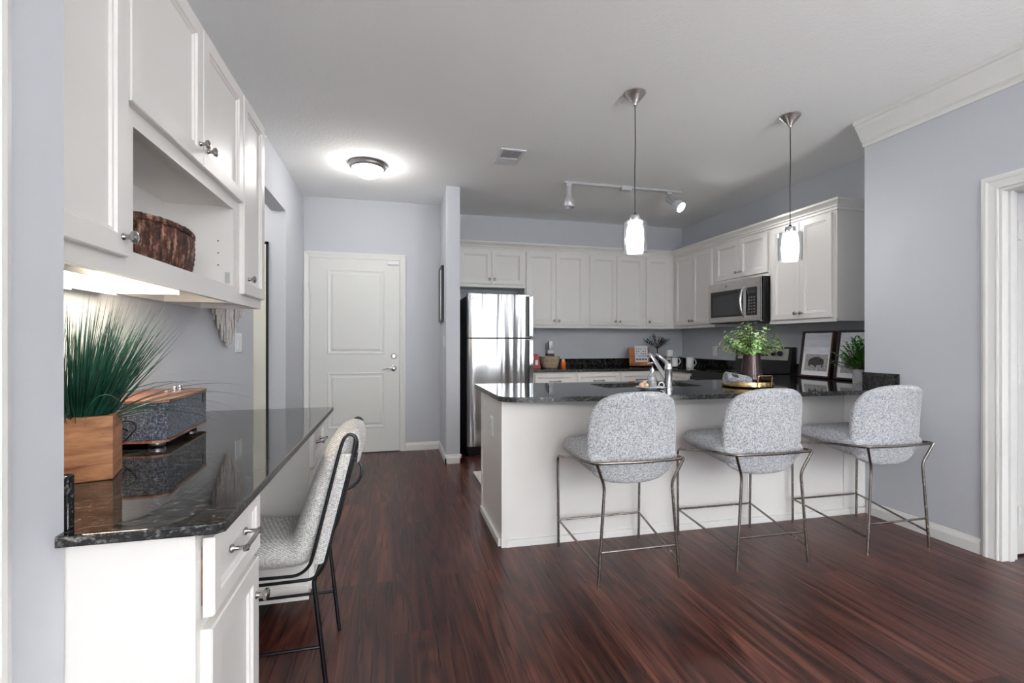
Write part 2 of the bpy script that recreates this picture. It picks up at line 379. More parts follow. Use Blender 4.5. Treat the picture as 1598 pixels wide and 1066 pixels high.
def rounded(pts, rad, n=6, closed=False):
    P = [Vector(p) for p in pts]; out = []; N = len(P)
    for i in range(N):
        if not closed and i in (0, N - 1): out.append(P[i]); continue
        a, b, c = P[(i - 1) % N], P[i], P[(i + 1) % N]; r = min(rad, (a - b).length * .49, (c - b).length * .49)
        p, q = b + (a - b).normalized() * r, b + (c - b).normalized() * r
        for k in range(n + 1):
            t = k / n; out.append(p * (1 - t) ** 2 + b * 2 * t * (1 - t) + q * t * t)
    return out

H = 2.74
XL, XN, YB, YK, XK, XR = -.93, -.555, 5.34, 5.645, 3.79, 3.22
WT = .12
# ------------------------------------------------------------ setting
struct('floor', MB().box(-2.6, 6.6, -6.1, 6.0, -.1, 0), 'floor')
struct('ceiling', MB().box(-2.6, 6.6, -6.1, 6.0, H, H + .1), 'ceiling')
wl = MB()
wn_ = MB()
wn_.box(XN - WT, XN, -6.0, -1.7, 0, H).box(XN - WT, XN, -1.7, .76, 2.15, H).box(XN - .495, XN, .76, .978, 0, H)
struct('wall_balcony', wn_, 'wall')
wl.box(XL - WT, XL, .978, 3.53, 0, H).box(XL - WT, XL, 3.53, 4.51, 2.355, H).box(XL - WT, XL, 4.51, YB, 0, H)
struct('wall_left', wl, 'wall')
struct('wall_hall', MB().box(-2.5, XL - WT, 3.41, 3.53, 0, H).box(-2.5, XL - WT, 4.51, 4.63, 0, H).box(-2.6, -2.5, 3.41, 4.63, 0, H), 'wall')
struct('wall_back', MB().box(XL - WT, .60, YB, YB + WT, 0, H), 'wall')
struct('wall_stub', MB().box(.495, .63, 4.665, YK + .01, 0, H), 'wall')
struct('wall_kitchen_back', MB().box(.60, XK + WT, YK, YK + WT, 0, H), 'wall')
struct('wall_kitchen_right', MB().box(XK, XK + WT, 2.50, YK, 0, H), 'wall')
wr = MB()
wr.box(XR, XK, 2.50, 2.625, 0, H).box(XR, XR + .115, 1.865, 2.50, 0, H).box(XR, XR + .115, .99, 1.865, 2.045, H).box(XR, XR + .115, -1.1, .99, 0, H).box(XR, XR + .115, -6.0, -4.7, 0, H).box(XR, XR + .115, -3.1, -2.7, 0, H).box(XR, XR + .115, -4.7, -3.1, 0, .35).box(XR, XR + .115, -2.7, -1.1, 0, .35).box(XR, XR + .115, -4.7, -3.1, 2.35, H).box(XR, XR + .115, -2.7, -1.1, 2.35, H)
struct('wall_right', wr, 'wall')
wf = MB()
wf.box(XN - WT, -.5, -6.1, -5.98, 0, H).box(.5, 1.05, -6.1, -5.98, 0, H).box(2.05, 2.55, -6.1, -5.98, 0, H).box(3.55, XR + .115, -6.1, -5.98, 0, H)
wf.box(-.5, 3.55, -6.1, -5.98, 2.48, H).box(-.5, 3.55, -6.1, -5.98, 0, .22)
struct('wall_front', wf, 'wall')
struct('wall_bedroom', MB().box(XR + .115, 6.5, 2.42, 2.5, 0, H).box(6.4, 6.5, -1.5, 2.42, 0, H).box(XR + .115, 4.3, -1.5, -1.42, 0, H).box(6.1, 6.4, -1.5, -1.42, 0, H).box(4.3, 6.1, -1.5, -1.42, 2.3, H).box(4.3, 6.1, -1.5, -1.42, 0, .5), 'wall')
# baseboards
BP = [(0, 0), (.014, 0), (.014, .055), (.011, .068), (.007, .078), (.006, .086), (0, .088)]
def baseboard(name, segs):
    mb = MB()
    for p0, p1, out in segs: mb.extrude_profile(BP, p0, p1, out)
    return struct(name, mb, 'trim')
baseboard('baseboard_back', [((.119, YB, 0), (.495, YB, 0), (0, -1, 0))])
baseboard('baseboard_stub', [((.495, YB, 0), (.495, 4.651, 0), (-1, 0, 0)), ((.481, 4.665, 0), (.644, 4.665, 0), (0, -1, 0)), ((.63, 4.651, 0), (.63, 4.90, 0), (1, 0, 0))])
baseboard('baseboard_right', [((XR, 2.60, 0), (XR, 1.942, 0), (-1, 0, 0)), ((XR, .91, 0), (XR, -5.98, 0), (-1, 0, 0))])
baseboard('baseboard_left', [((XL, 3.53, 0), (XL, 2.60, 0), (1, 0, 0)), ((XL, YB, 0), (XL, 4.51, 0), (1, 0, 0))])
baseboard('baseboard_bedroom', [((XR + .115, 2.42, 0), (6.4, 2.42, 0), (0, -1, 0))])
# ceiling crown on the right wall, returned at its end
CP = [(0, -.165), (.010, -.165), (.014, -.150), (.014, -.138), (.028, -.128), (.040, -.105), (.062, -.065), (.078, -.045), (.082, -.030), (.096, -.026), (.096, 0), (0, 0)]
mb = MB(); mb.extrude_profile(CP, (XR, 2.63, H), (XR, -5.98, H), (-1, 0, 0))
struct('trim_1', mb, 'trim')

# ------------------------------------------------------------ doors
def casing(mb, o, ux, nrm, w, h, cw=.064, t=.018):
    # three sided door casing around an opening w x h, o = lower corner of opening
    o, ux, nn = Vector(o), Vector(ux), Vector(nrm)
    prof = [(0, 0), (0, .010), (.006, .012), (.012, .010), (.040, .015), (.050, t), (.060, t), (cw, .012), (cw, 0)]
    path = [(0, 0), (0, h), (w, h), (w, 0)]
    dirs = [(-1, 0), (-1, 1), (1, 1), (1, 0)]
    prev = None
    for (a, b), (da, db) in zip(path, dirs):
        cur = [mb.bm.verts.new(o + ux * (a + da * p) + Vector((0, 0, 1)) * (b + db * p) + nn * d) for p, d in prof]
        if prev:
            for i in range(len(prof)): mb.bm.faces.new((prev[i], prev[(i + 1) % len(prof)], cur[(i + 1) % len(prof)], cur[i]))
        else: mb.bm.faces.new(cur)
        prev = cur
    mb.bm.faces.new(prev[::-1]); return mb
DX0, DX1, DT = -.862, .052, 2.092
dr = MB()
t0 = YB - .006
dr.box(DX0, DX1, YB - .02, YB - .006, .012, DT)
d1 = struct('door_1', dr, 'doorpaint')
mo = MB()
for (a, b, c, d) in ((-.690, -.104, 1.070, 1.975), (-.690, -.104, .275, .872)):
    mo.panel((a, YB - .0195, c), (1, 0, 0), (0, 0, 1), (0, -1, 0), b - a, d - c, [(0, 0), (.0, .002), (.006, .006), (.014, .004), (.026, .0005), (.040, .001), (.052, .006)])
mo.build('moulded_panel', 'doorpaint', d1)
cs = MB(); casing(cs, (DX0 - .004, YB, 0), (1, 0, 0), (0, -1, 0), DX1 - DX0 + .008, DT + .004)
cs.box(DX0 - .004, DX0, YB - .006, YB, 0, DT)
cs.build('door_casing', 'trim', d1)
MB().box(DX0, DX1, YB - .022, YB - .004, 0, .011).build('threshold', 'black', d1)
for z in (.25, 1.09, 1.83):
    MB().tube([(DX0 - .002, YB - .026, z - .045), (DX0 - .002, YB - .026, z + .045)], .006, 8).box(DX0 - .012, DX0 + .010, YB - .0225, YB - .019, z - .045, z + .045).build('hinge', 'trim', d1)
lv = MB().lathe([(0, 0), (.031, 0), (.032, .006), (.026, .010), (.012, .014), (.011, .045), (0, .045)], (-.012, YB - .02, .915), (0, -1, 0), 24)
lv.tube([(-.012, YB - .062, .915), (-.03, YB - .066, .918), (-.07, YB - .064, .916), (-.115, YB - .060, .906), (-.135, YB - .056, .902)], [.009, .009, .0075, .0065, .004], 8)
lv.build('lever_handle', 'chrome', d1)
MB().lathe([(0, 0), (.029, 0), (.030, .006), (.022, .012), (.020, .016), (0, .016)], (-.008, YB - .02, 1.047), (0, -1, 0), 24).build('deadbolt', 'nickel', d1)
MB().lathe([(0, 0), (.008, 0), (.008, .003), (0, .003)], (-.413, YB - .02, 1.572), (0, -1, 0), 12).build('peephole', 'black', d1)
MB().box(-.075, .045, YB - .040, YB - .02, 2.045, 2.088, .004).build('door_sensor', 'white', d1)
# closet door in the side hall
cdm = MB().box(-1.83, -1.085, 4.485, 4.508, .01, 2.05)
for c, d in ((.2, .9), (1.05, 1.9)): cdm.panel((-1.72, 4.486, c), (1, 0, 0), (0, 0, 1), (0, -1, 0), .53, d - c, [(0, 0), (.0, .003), (.012, .007), (.03, .0015), (.05, .005)])
d2 = struct('door_2', cdm, 'creamdoor')
MB().box(-1.085, -1.068, 4.488, 4.512, 0, 2.075).box(-1.84, -1.068, 4.488, 4.512, 2.05, 2.075).build('edge_shadow_line', 'black', d2)  # black strip stands in for the shadow line between door and casing
# bedroom door, folded open into the bedroom, with hinged jamb
bd = MB().box(3.388, 4.16, 1.875, 1.91, .012, 2.035)
for c, d in ((.25, .86), (1.02, 1.90)): bd.panel((3.47, 1.876, c), (1, 0, 0), (0, 0, 1), (0, -1, 0), .57, d - c, [(0, 0), (.0, .003), (.012, .007), (.03, .0015), (.05, .005)])
d3 = struct('door_3', bd, 'doorpaint')
cs = MB(); casing(cs, (XR, 1.862, 0), (0, -1, 0), (-1, 0, 0), .87, 2.042, .075, .02)
cs.build('door_casing', 'trim', d3)
MB().box(XR - .002, XR + .117, 1.848, 1.865, 0, 2.045).box(XR + .045, XR + .075, 1.836, 1.848, 0, 2.03).box(XR - .002, XR + .117, .99, 1.007, 0, 2.045).box(XR - .002, XR + .117, 1.007, 1.848, 2.028, 2.045).build('jamb', 'trim', d3)
for z in (.24, 1.02, 1.82):
    MB().tube([(XR + .125, 1.846, z - .05), (XR + .125, 1.846, z + .05)], .007, 8).box(XR + .118, XR + .185, 1.862, 1.874, z - .05, z + .05).build('hinge', 'trim', d3)
MB().lathe([(0, 0), (.03, 0), (.03, .006), (.011, .012), (.011, .04), (.026, .046), (.027, .062), (.014, .07), (0, .07)], (4.09, 1.875, .93), (0, -1, 0), 20).build('door_knob', 'nickel', d3)
# balcony door opening beside the camera and rear window frames
wn = MB(); casing(wn, (XN, .765, 0), (0, -1, 0), (1, 0, 0), 2.46, 2.15, .08, .02); o = struct('window_1', wn, 'trim')
MB().box(XN - .10, XN - .06, -.50, -.44, 0, 2.15).box(XN - .10, XN - .06, -1.7, -1.64, 0, 2.15).box(XN - .10, XN - .06, .70, .765, 0, 2.15).build('sash', 'trim', o)
for i, (a, b) in enumerate(((-.5, .5), (1.05, 2.05), (2.55, 3.55))):
    wn = MB().box(a - .06, b + .06, -5.98, -5.96, 2.46, 2.53).box(a - .06, a, -5.98, -5.96, .15, 2.48).box(b, b + .06, -5.98, -5.96, .15, 2.48).box(a - .08, b + .08, -5.98, -5.93, .17, .22)
    struct('window_%d' % (i + 2), wn, 'trim')
for i, y0 in enumerate((-4.7, -2.7)):
    wn = MB(); casing(wn, (XR, y0 + 1.6, .35), (0, -1, 0), (-1, 0, 0), 1.6, 2.0, .07, .018); wn.box(XR - .03, XR + .02, y0 - .08, y0 + 1.68, .31, .35)
    struct('window_%d' % (i + 5), wn, 'trim')

# ------------------------------------------------------------ cabinet pieces
DOOR_R = [(0, 0), (0, .017), (.003, .020), (.050, .020), (.054, .014), (.061, .014), (.065, .0085), (.070, .008)]
DRAW_R = [(0, 0), (0, .017), (.003, .020), (.034, .020), (.037, .0155), (.042, .0155), (.045, .012), (.049, .0115)]
KNOB = [(0, 0), (.0085, 0), (.0085, .002), (.0065, .004), (.0055, .012), (.007, .017), (.0135, .020), (.0155, .024), (.015, .028), (.010, .031), (0, .032)]
def front(name, parent, o, ux, nrm, w, h, knob=None, pull=None, small=False, rings=None, mat='cab'):
    mb = MB().panel(o, ux, (0, 0, 1), nrm, w, h, rings or (DRAW_R if small else DOOR_R))
    d = mb.build(name, mat, parent, angle=25, world=True)
    o, ux, nn = Vector(o), Vector(ux), Vector(nrm)
    if knob:
        p = o + ux * knob[0] + Vector((0, 0, knob[1])) + nn * .0195
        MB().lathe(KNOB, p, nn, 16).build('knob', 'knob', d, world=True)
    if pull:
        m = MB(); c = o + ux * pull[0] + Vector((0, 0, pull[1])) + nn * .0135; hl = pull[2] / 2
        for sgn in (-1, 1):
            m.lathe([(0, 0), (.009, 0), (.009, .003), (.0045, .006), (.0045, .024), (.007, .028), (.007, .034), (0, .036)], c + ux * (sgn * hl), nn, 12)
        q = c + nn * .030
        m.tube([q - ux * (hl + .016), q - ux * (hl + .006), q - ux * hl * .6, q, q + ux * hl * .6, q + ux * (hl + .006), q + ux * (hl + .016)], [.003, .0065, .0045, .0052, .0045, .0065, .003], 10)
        m.build('pull_handle', 'knob', d, world=True)
    return d

# ------------------------------------------------------------ left wall: upper cabinets
UX = -.653; UB, UT = 1.365, 2.285
def left_upper(y0, y1, label, doors):
    t = thing('wall_cabinet', label, 'cabinet', (XL, (y0 + y1) / 2, UB), group='cream wall cabinets above the desk')
    MB().box(XL, UX - .02, y0, y1, UB + .045, UT).box(UX - .02, UX, y0, y1, UB, UT).box(XL, XL + .02, y0, y1, UB, UB + .045).build('cabinet_body', 'cab', t, world=True)
    for (a, b, za, zb, k) in doors:
        front('door', t, (UX, a, za), (0, 1, 0), (1, 0, 0), b - a, zb - za, knob=k)
    return t
left_upper(.985, 1.375, 'tall cream wall cabinet nearest the camera, cut off by the grey wall edge', [(.992, 1.352, 1.408, 2.275, (.36 - .028, .045))])
# far one hangs at the end of the run
tfar = left_upper(2.255, 2.605, 'narrow cream wall cabinet at the far end of the run over the desk', [(2.268, 2.597, 1.410, 2.275, (.058, .07))])
MB().box(XL + .02, UX - .02, 2.575, 2.605, UB, UB + .045).box(-.862, -.800, 2.574, 2.5752, UB + .006, UB + .036).build('end_rail', 'cab', tfar, world=True)
# middle unit with open shelf
t = thing('wall_cabinet', 'cream wall cabinet with open display shelf under two small doors', 'cabinet', (XL, 1.815, UB), group='cream wall cabinets above the desk')
y0, y1 = 1.3755, 2.2545
mb = MB()
mb.box(XL, -.905, y0, y1, UB, UT)                      # back
mb.box(-.905, UX - .02, y0, y0 + .018, UB + .045, UT); mb.box(-.905, UX - .02, 2.19, y1, UB + .0, UT)
mb.box(-.905, UX - .02, y0 + .018, 2.19, UB + .045, 1.432); mb.box(-.905, UX - .02, y0 + .018, 2.19, 1.765, UT)
mb.box(UX - .02, UX, y0, 1.412, UB, UT); mb.box(UX - .02, UX, 2.19, y1, UB, UT)
mb.box(UX - .02, UX, 1.412, 2.19, UB, 1.432); mb.box(UX - .02, UX, 1.412, 2.19, 1.755, UT)
mb.build('cabinet_body', 'cab', t, world=True)
front('door', t, (UX, 1.362, 1.800), (0, 1, 0), (1, 0, 0), .454, .475, knob=(.454 - .03, .065))
front('door', t, (UX, 1.819, 1.800), (0, 1, 0), (1, 0, 0), .434, .475, knob=(.034, .065))
for z in (1.47, 1.52, 1.57, 1.62):
    for x in (-.86, -.71):
        if z == 1.47: continue
        MB().lathe([(0, 0), (.003, 0), (.003, .0005), (0, .0005)], (x, 2.19, z), (0, -1, 0), 8).build('peg_hole', 'black', t, world=True)
for z in (1.445,):
    MB().box(-.683, -.665, 2.186, 2.19, z, z + .045).lathe([(0, 0), (.004, 0), (0, .002)], (-.674, 2.186, z + .012), (0, -1, 0), 8).lathe([(0, 0), (.004, 0), (0, .002)], (-.674, 2.186, z + .034), (0, -1, 0), 8).build('hinge_plate', 'silver', t, world=True)
# under cabinet light
t = thing('under_cabinet_light', 'slim lit fluorescent light under the wall cabinets above the grass plant', 'light', (-.79, 1.37, 1.355))
MB().box(-.88, -.70, 1.0, 1.80, 1.392, 1.409).box(-.885, -.878, 1.0, 1.80, 1.352, 1.40).box(-.876, -.868, 1.52, 1.56, 1.345, 1.3585).box(-.704, -.6985, 1.0, 1.345, 1.357, 1.392).build('housing', 'silver', t, world=True)
MB().box(-.877, -.7045, 1.005, 1.80, 1.359, 1.3915, .004).box(-.7044, -.700, 1.346, 1.80, 1.359, 1.3915).build('lens', 'tube', t, world=True)

# ------------------------------------------------------------ left desk
TC = .872
DX = -.355
def base_left(y0, y1, zb, label, name='desk_cabinet'):
    t = thing(name, label, 'cabinet', ((XL + DX) / 2, (y0 + y1) / 2, 0), group='cream base cabinets under the desk top')
    return t
t = base_left(.98, 1.34, .2, 'cream base cabinet with drawer over door at the near end of the desk')
MB().box(XL + .002, DX, .9805, 1.34, .20, TC - .0205).build('cabinet_body', 'cab', t, world=True)
MB().box(XL + .002, DX - .15, .985, 1.33, .0, .20).build('toe_kick', 'cab', t, world=True)
MB().box(XN + .002, DX - .018, .9795, .9805, .2, TC - .0205).build('end_panel', 'cab', t, world=True)
front('drawer', t, (DX + .004, 1.003, .680), (0, 1, 0), (1, 0, 0), .315, .150, pull=(.163, .080, .095), small=True)
front('door', t, (DX, 1.003, .225), (0, 1, 0), (1, 0, 0), .318, .432, knob=(.318 - .030, .345))
MB().box(DX, DX + .004, 1.008, 1.31, .70, .81).build('drawer_box', 'mango', t, world=True)
t = base_left(2.14, 2.49, .115, 'cream base cabinet with drawer at the far end of the desk behind the chair')
MB().box(XL + .002, DX, 2.14, 2.49, .115, TC - .0205).box(XL + .022, DX + .004, 2.135, 2.14, .115, .175).build('cabinet_body', 'cab', t, world=True)
MB().box(XL + .03, DX - .20, 2.18, 2.48, 0, .115).build('toe_kick', 'black', t, world=True)  # coloured black so the shaded recess reads as dark floor
front('drawer', t, (DX, 2.165, .665), (0, 1, 0), (1, 0, 0), .31, .165, pull=(.155, .085, .095), small=True)
front('door', t, (DX, 2.165, .145), (0, 1, 0), (1, 0, 0), .31, .505, knob=(.03, .45))
tag(MB().box(XL + .001, XL + .02, 1.3405, 2.134, .115, TC - .021).build('kneehole_panel', 'cab'), 'cream panel closing the wall side of the kneehole under the desk top', 'panel')
ct = MB().prism([(-.575, .955), (-.312, .955), (-.300, .967), (-.300, 2.53), (XL, 2.53), (XL, .9795), (-.575, .9795)], TC - .020, TC, bev=.003)
o = tag(ct.build('desk_countertop', 'granite'), 'black granite desk top along the left wall carrying grass plant and radio', 'countertop')
cut_edges(o)
tag(MB().box(XL + .001, -.551, .9805, 1.0, TC, TC + .095, .002).build('side_splash', 'granite'), 'short black granite upstand against the grey wall edge beside the grass plant', 'backsplash')

# macrame, switch
t = thing('macrame_hanging', 'oatmeal macrame fringe hanging on the grey wall beyond the desk cabinets', 'wall hanging', (XL, 2.965, 1.62))
MB().tube([(XL + .028, 2.64, 1.60), (XL + .028, 3.20, 1.60)], .008, 8).build('dowel', 'orangewood', t, world=True)
mb = MB(); rr = random.Random(3)
for i in range(58):
    y = 2.685 + i * .0090
    zb = (1.385 - (y - 2.685) / .245 * .215 if y < 2.93 else 1.17 + max(0, y - 2.95) * .86) + rr.uniform(-.014, .014)
    x = XL + .018 + rr.uniform(0, .012)
    pts = [(x, y + rr.uniform(-.003, .003), 1.60), (x + .004, y + rr.uniform(-.004, .004), 1.5), (x + rr.uniform(-.004, .008), y + rr.uniform(-.006, .006), (1.5 + zb) / 2), (x + rr.uniform(-.006, .01), y + rr.uniform(-.01, .01), zb)]
    mb.tube(pts, [.0062, .0062, .0068, .0045], 5)
mb.build('fringe', 'macrame', t, world=True)
def plate(name, label, cat, o, ux, nrm, w, h, kind='switch', mat='white'):
    t = thing(name, label, cat, o)
    o, ux, nn = Vector(o), Vector(ux), Vector(nrm)
    MB().panel(o - ux * w / 2 - Vector((0, 0, h / 2)), ux, (0, 0, 1), nn, w, h, [(0, 0), (0, .003), (.004, .006)]).build('cover_plate', mat, t, world=True)
    if kind == 'switch':
        MB().panel(o - ux * w * .23 - Vector((0, 0, h * .29)) + nn * .006, ux, (0, 0, 1), nn, w * .46, h * .58, [(0, 0), (0, .002), (.003, .004)]).build('rocker', mat, t, world=True)
    elif kind == 'outlet':
        for s in (-1, 1):
            c = o + Vector((0, 0, s * h * .17)) + nn * .006
            q = MB().panel(c - ux * w * .2 - Vector((0, 0, h * .11)), ux, (0, 0, 1), nn, w * .4, h * .22, [(0, 0), (0, .002), (.003, .0025)]).build('socket', mat, t, world=True)
            m = MB()
            for k in (-1, 1):
                a = c + ux * (k * w * .09) + nn * .0026; m.panel(a - ux * .002 - Vector((0, 0, .002)), ux, (0, 0, 1), nn, .004, .012, [(0, 0), (0, .0006)])
            m.build('slot', 'black', q, world=True)
    return t
plate('light_switch', 'double white light switch on the grey wall right of the macrame hanging', 'switch', (XL, 3.205, 1.195), (0, 1, 0), (1, 0, 0), .115, .118)
plate('light_switch', 'small white light switch below the picture on the narrow wall beside the refrigerator', 'switch', (.495, 4.86, 1.20), (0, -1, 0), (-1, 0, 0), .075, .118)
plate('light_switch', 'white switch on the kitchen wall left of the eucalyptus vase', 'switch', (XK, 4.975, 1.09), (0, -1, 0), (-1, 0, 0), .075, .118)

# ------------------------------------------------------------ kitchen uppers
KUX, KUY, KB_, KT_ = 3.45, 5.315, 1.373, 2.268
def k_upper(name, x0, x1, zb, label, doors, filler=0):
    t = thing(name, label, 'cabinet', ((x0 + x1) / 2, (KUY + YK) / 2, zb), group='cream wall cabinets along the back kitchen wall')
    MB().box(x0, x1, KUY, YK - .001, zb, KT_).box(x0, x1, KUY - .006, KUY + .01, zb - .006, zb + .022, .002).build('cabinet_body', 'cab', t, world=True)
    for a, b, k in doors:
        front('door', t, (a, KUY, zb + .03), (1, 0, 0), (0, -1, 0), b - a, KT_ - zb - .045, knob=k)
    return t
def pair(x0, x1, kz=.05):
    m = (x0 + x1) / 2; w = (x1 - x0) / 2 - .0015
    return [(x0, m - .0015, (w - .028, kz)), (m + .0015, x1, (.028, kz))]
k_upper('wall_cabinet', .632, 1.4785, 1.835, 'short cream wall cabinet above the refrigerator', pair(.70, 1.462, .055))
k_upper('wall_cabinet', 1.479, 2.2665, KB_, 'tall two-door cream wall cabinet just right of the refrigerator', pair(1.492, 2.226))
k_upper('wall_cabinet', 2.267, 3.0315, KB_, 'tall two-door cream wall cabinet in the middle of the back kitchen wall', pair(2.290, 3.004))
k_upper('wall_cabinet', 3.032, 3.449, KB_, 'single-door cream wall cabinet in the kitchen corner above the olive tree', [(3.05, 3.36, (.03, .05))])
def r_upper(y0, y1, zb, label, doors):
    t = thing('wall_cabinet', label, 'cabinet', ((KUX + XK) / 2, (y0 + y1) / 2, zb), group='cream wall cabinets along the right kitchen wall')
    MB().box(KUX, XK - .001, y0, y1, zb, KT_).box(KUX - .006, KUX + .01, y0, y1, zb - .006, zb + .022, .002).build('cabinet_body', 'cab', t, world=True)
    for a, b, k in doors:   # a > b, listed left to right in view
        front('door', t, (KUX, a, zb + .03), (0, -1, 0), (-1, 0, 0), a - b, KT_ - zb - .045, knob=k)
    return t
def rpair(ya, yb, kz=.05):
    m = (ya + yb) / 2; w = (ya - yb) / 2 - .0015
    return [(ya, m + .0015, (w - .028, kz)), (m - .0015, yb, (.028, kz))]
r_upper(4.52, YK - .002, KB_, 'two-door cream wall cabinet in the corner left of the microwave', rpair(5.27, 4.56))
r_upper(3.735, 4.519, 1.835, 'short two-door cream wall cabinet above the microwave', rpair(4.50, 3.755, .055))
r_upper(3.04, 3.734, KB_, 'tall two-door cream wall cabinet right of the microwave', rpair(3.700, 3.075))
KC = [(0, 0), (.012, 0), (.012, .018), (.020, .026), (.020, .036), (.030, .048), (.044, .062), (.052, .066), (.052, .084), (0, .084)]
mb = MB(); z = KT_
# mitred crown path: back run then right run then return to the wall
path = [((.631, KUY), (0, -1)), ((KUX, KUY), (-1, -1)), ((KUX, 3.04), (-1, -1)), ((XK - .001, 3.04), (0, -1))]
prev = None
for (p, dvec) in path:
    cur = [mb.bm.verts.new((p[0] + dvec[0] * a, p[1] + dvec[1] * a, z + b)) for a, b in KC]
    if prev:
        for i in range(len(KC)): mb.bm.faces.new((prev[i], prev[(i + 1) % len(KC)], cur[(i + 1) % len(KC)], cur[i]))
    else: mb.bm.faces.new(cur)
    prev = cur
mb.bm.faces.new(prev[::-1])
tag(mb.build('cabinet_crown_moulding', 'cab', angle=25), 'stepped cream crown moulding along the top of the kitchen wall cabinets', 'moulding')

# ------------------------------------------------------------ microwave
t = thing('microwave', 'stainless over-the-range microwave with black window under the short cabinet', 'microwave', (3.6, 4.13, 1.40))
MB().box(3.385, 3.785, 3.745, 4.515, 1.398, 1.828, .002).build('case', 'black', t, world=True)
MB().panel((3.385, 4.515, 1.405), (0, -1, 0), (0, 0, 1), (-1, 0, 0), .77, .42, [(0, 0), (0, .022), (.003, .025), (.055, .025), (.056, .024)]).build('front_frame', 'steel2', t, world=True)
MB().box(3.3585, 3.364, 3.985, 4.475, 1.462, 1.735).build('window', 'blackgloss', t, world=True)
MB().box(3.3578, 3.3586, 4.03, 4.44, 1.487, 1.69).build('mesh_screen', 'glassy', t, world=True)
cp = MB().box(3.3585, 3.364, 3.80, 3.945, 1.462, 1.735).build('control_panel', 'blackgloss', t, world=True)
for i in range(6):
    for j in range(3):
        MB().box(3.3575, 3.3588, 3.825 + j * .033, 3.845 + j * .033, 1.485 + i * .029, 1.499 + i * .029).build('button', 'ventdark', cp, world=True)
MB().box(3.357, 3.3588, 3.82, 3.925, 1.675, 1.71).build('display', 'glassy', cp, world=True)
MB().tube(rounded([(3.36, 3.967, 1.745), (3.325, 3.967, 1.70), (3.308, 3.967, 1.60), (3.325, 3.967, 1.50), (3.36, 3.967, 1.452)], .05), .011, 10).build('handle', 'chrome', t, world=True)
MB().lathe([(0, 0), (.012, 0), (.011, .002), (0, .002)], (3.361, 4.235, 1.782), (-1, 0, 0), 20).build('badge', 'ventdark', t, world=True)
MB().box(3.36, 3.386, 3.745, 3.76, 1.40, 1.828, .002).build('side_trim', 'chrome', t, world=True)

# ------------------------------------------------------------ refrigerator
t = thing('refrigerator', 'stainless top-freezer refrigerator with black sides beside the narrow wall', 'refrigerator', (1.1, 5.28, 0))
FX0, FX1, FY = .742, 1.458, 4.90
MB().box(FX0 + .004, FX1 - .004, FY + .075, YK - .03, .02, 1.695, .004).box(FX0 + .02, FX1 - .02, FY + .04, FY + .08, .0, .09).build('case', 'fridgeside', t, world=True)
def fdoor(name, z0, z1):
    mb = MB(); n = 16; pts = [(FX0, FY + .072)]
    for i in range(n + 1):
        u = i / n; pts.append((FX0 + (FX1 - FX0) * u, FY + .016 * (2 * u - 1) ** 2 + (.006 if i in (0, n) else 0)))
    pts.append((FX1, FY + .072))
    mb.prism(pts, z0, z1, bev=.003); return mb.build(name, 'steel', t, world=True, angle=10)
a = fdoor('freezer_door', 1.247, 1.712); b = fdoor('fridge_door', .095, 1.236)
for par, z0, z1 in ((a, 1.26, 1.695), (b, .62, 1.225)):
    MB().box(1.405, 1.438, FY - .038, FY + .004, z0, z1, .008).box(1.436, 1.452, FY - .034, FY + .01, z0 - .005, z1 + .005, .006).build('handle', 'chrome', par, world=True)
    MB().box(1.376, 1.404, FY - .004, FY + .012, z0, z1, .002).build('handle_recess', 'black', par, world=True)
MB().lathe([(.016, 0), (.018, 0), (.018, .002), (.013, .002), (.013, 0)], (.785, FY + .012, 1.672), (0, -1, 0), 20).box(.783, .787, FY + .004, FY + .009, 1.640, 1.652).box(.788, .795, FY + .004, FY + .009, 1.662, 1.670).build('badge', 'black', a, world=True)
MB().box(FX0 + .01, FX0 + .10, FY + .03, FY + .10, 1.712, 1.722, .002).build('hinge_cover', 'silver', t, world=True)
MB().box(FX0 + .01, FX1 - .01, FY + .02, FY + .06, .02, .085).build('toe_grille', 'black', t, world=True)

# ------------------------------------------------------------ kitchen base cabinets, range, worktops
KC_ = .89; CY = 5.035; CX = 3.155
def k_base(x0, x1, label, units):
    t = thing('base_cabinet', label, 'cabinet', ((x0 + x1) / 2, (CY + YK) / 2, 0), group='cream base cabinets along the back kitchen wall')
    MB().box(x0, x1, CY, YK - .001, .1, KC_ - .031).box(x0, x1, CY + .07, YK - .01, 0, .1).build('cabinet_body', 'cab', t, world=True)
    for a, b in units:
        front('drawer', t, (a, CY, .685), (1, 0, 0), (0, -1, 0), b - a, .155, pull=((b - a) / 2, .075, .11), small=True)
        front('door', t, (a, CY, .13), (1, 0, 0), (0, -1, 0), b - a, .54, knob=(b - a - .03, .49))
    return t
k_base(1.475, 2.005, 'cream base cabinet beside the refrigerator, drawer visible over the peninsula', [(1.515, 1.975)])
k_base(2.006, 2.55, 'cream base cabinet in the middle of the back counter with wide drawer', [(2.02, 2.535)])
k_base(2.551, 3.154, 'cream base cabinet next to the kitchen corner behind the faucet', [(2.565, 3.06)])
def r_base(y0, y1, label, a, b):
    t = thing('base_cabinet', label, 'cabinet', ((CX + XK) / 2, (y0 + y1) / 2, 0), group='cream base cabinets along the right kitchen wall')
    MB().box(CX, XK - .001, y0, y1, .1, KC_ - .031).box(CX + .07, XK - .01, y0, y1, 0, .1).build('cabinet_body', 'cab', t, world=True)
    front('drawer', t, (CX, a, .685), (0, -1, 0), (-1, 0, 0), a - b, .155, pull=((a - b) / 2, .075, .11), small=True)
    front('door', t, (CX, a, .13), (0, -1, 0), (-1, 0, 0), a - b, .54, knob=(.03, .49))
r_base(4.535, YK - .002, 'cream base cabinet in the right corner left of the range', 5.0, 4.56)
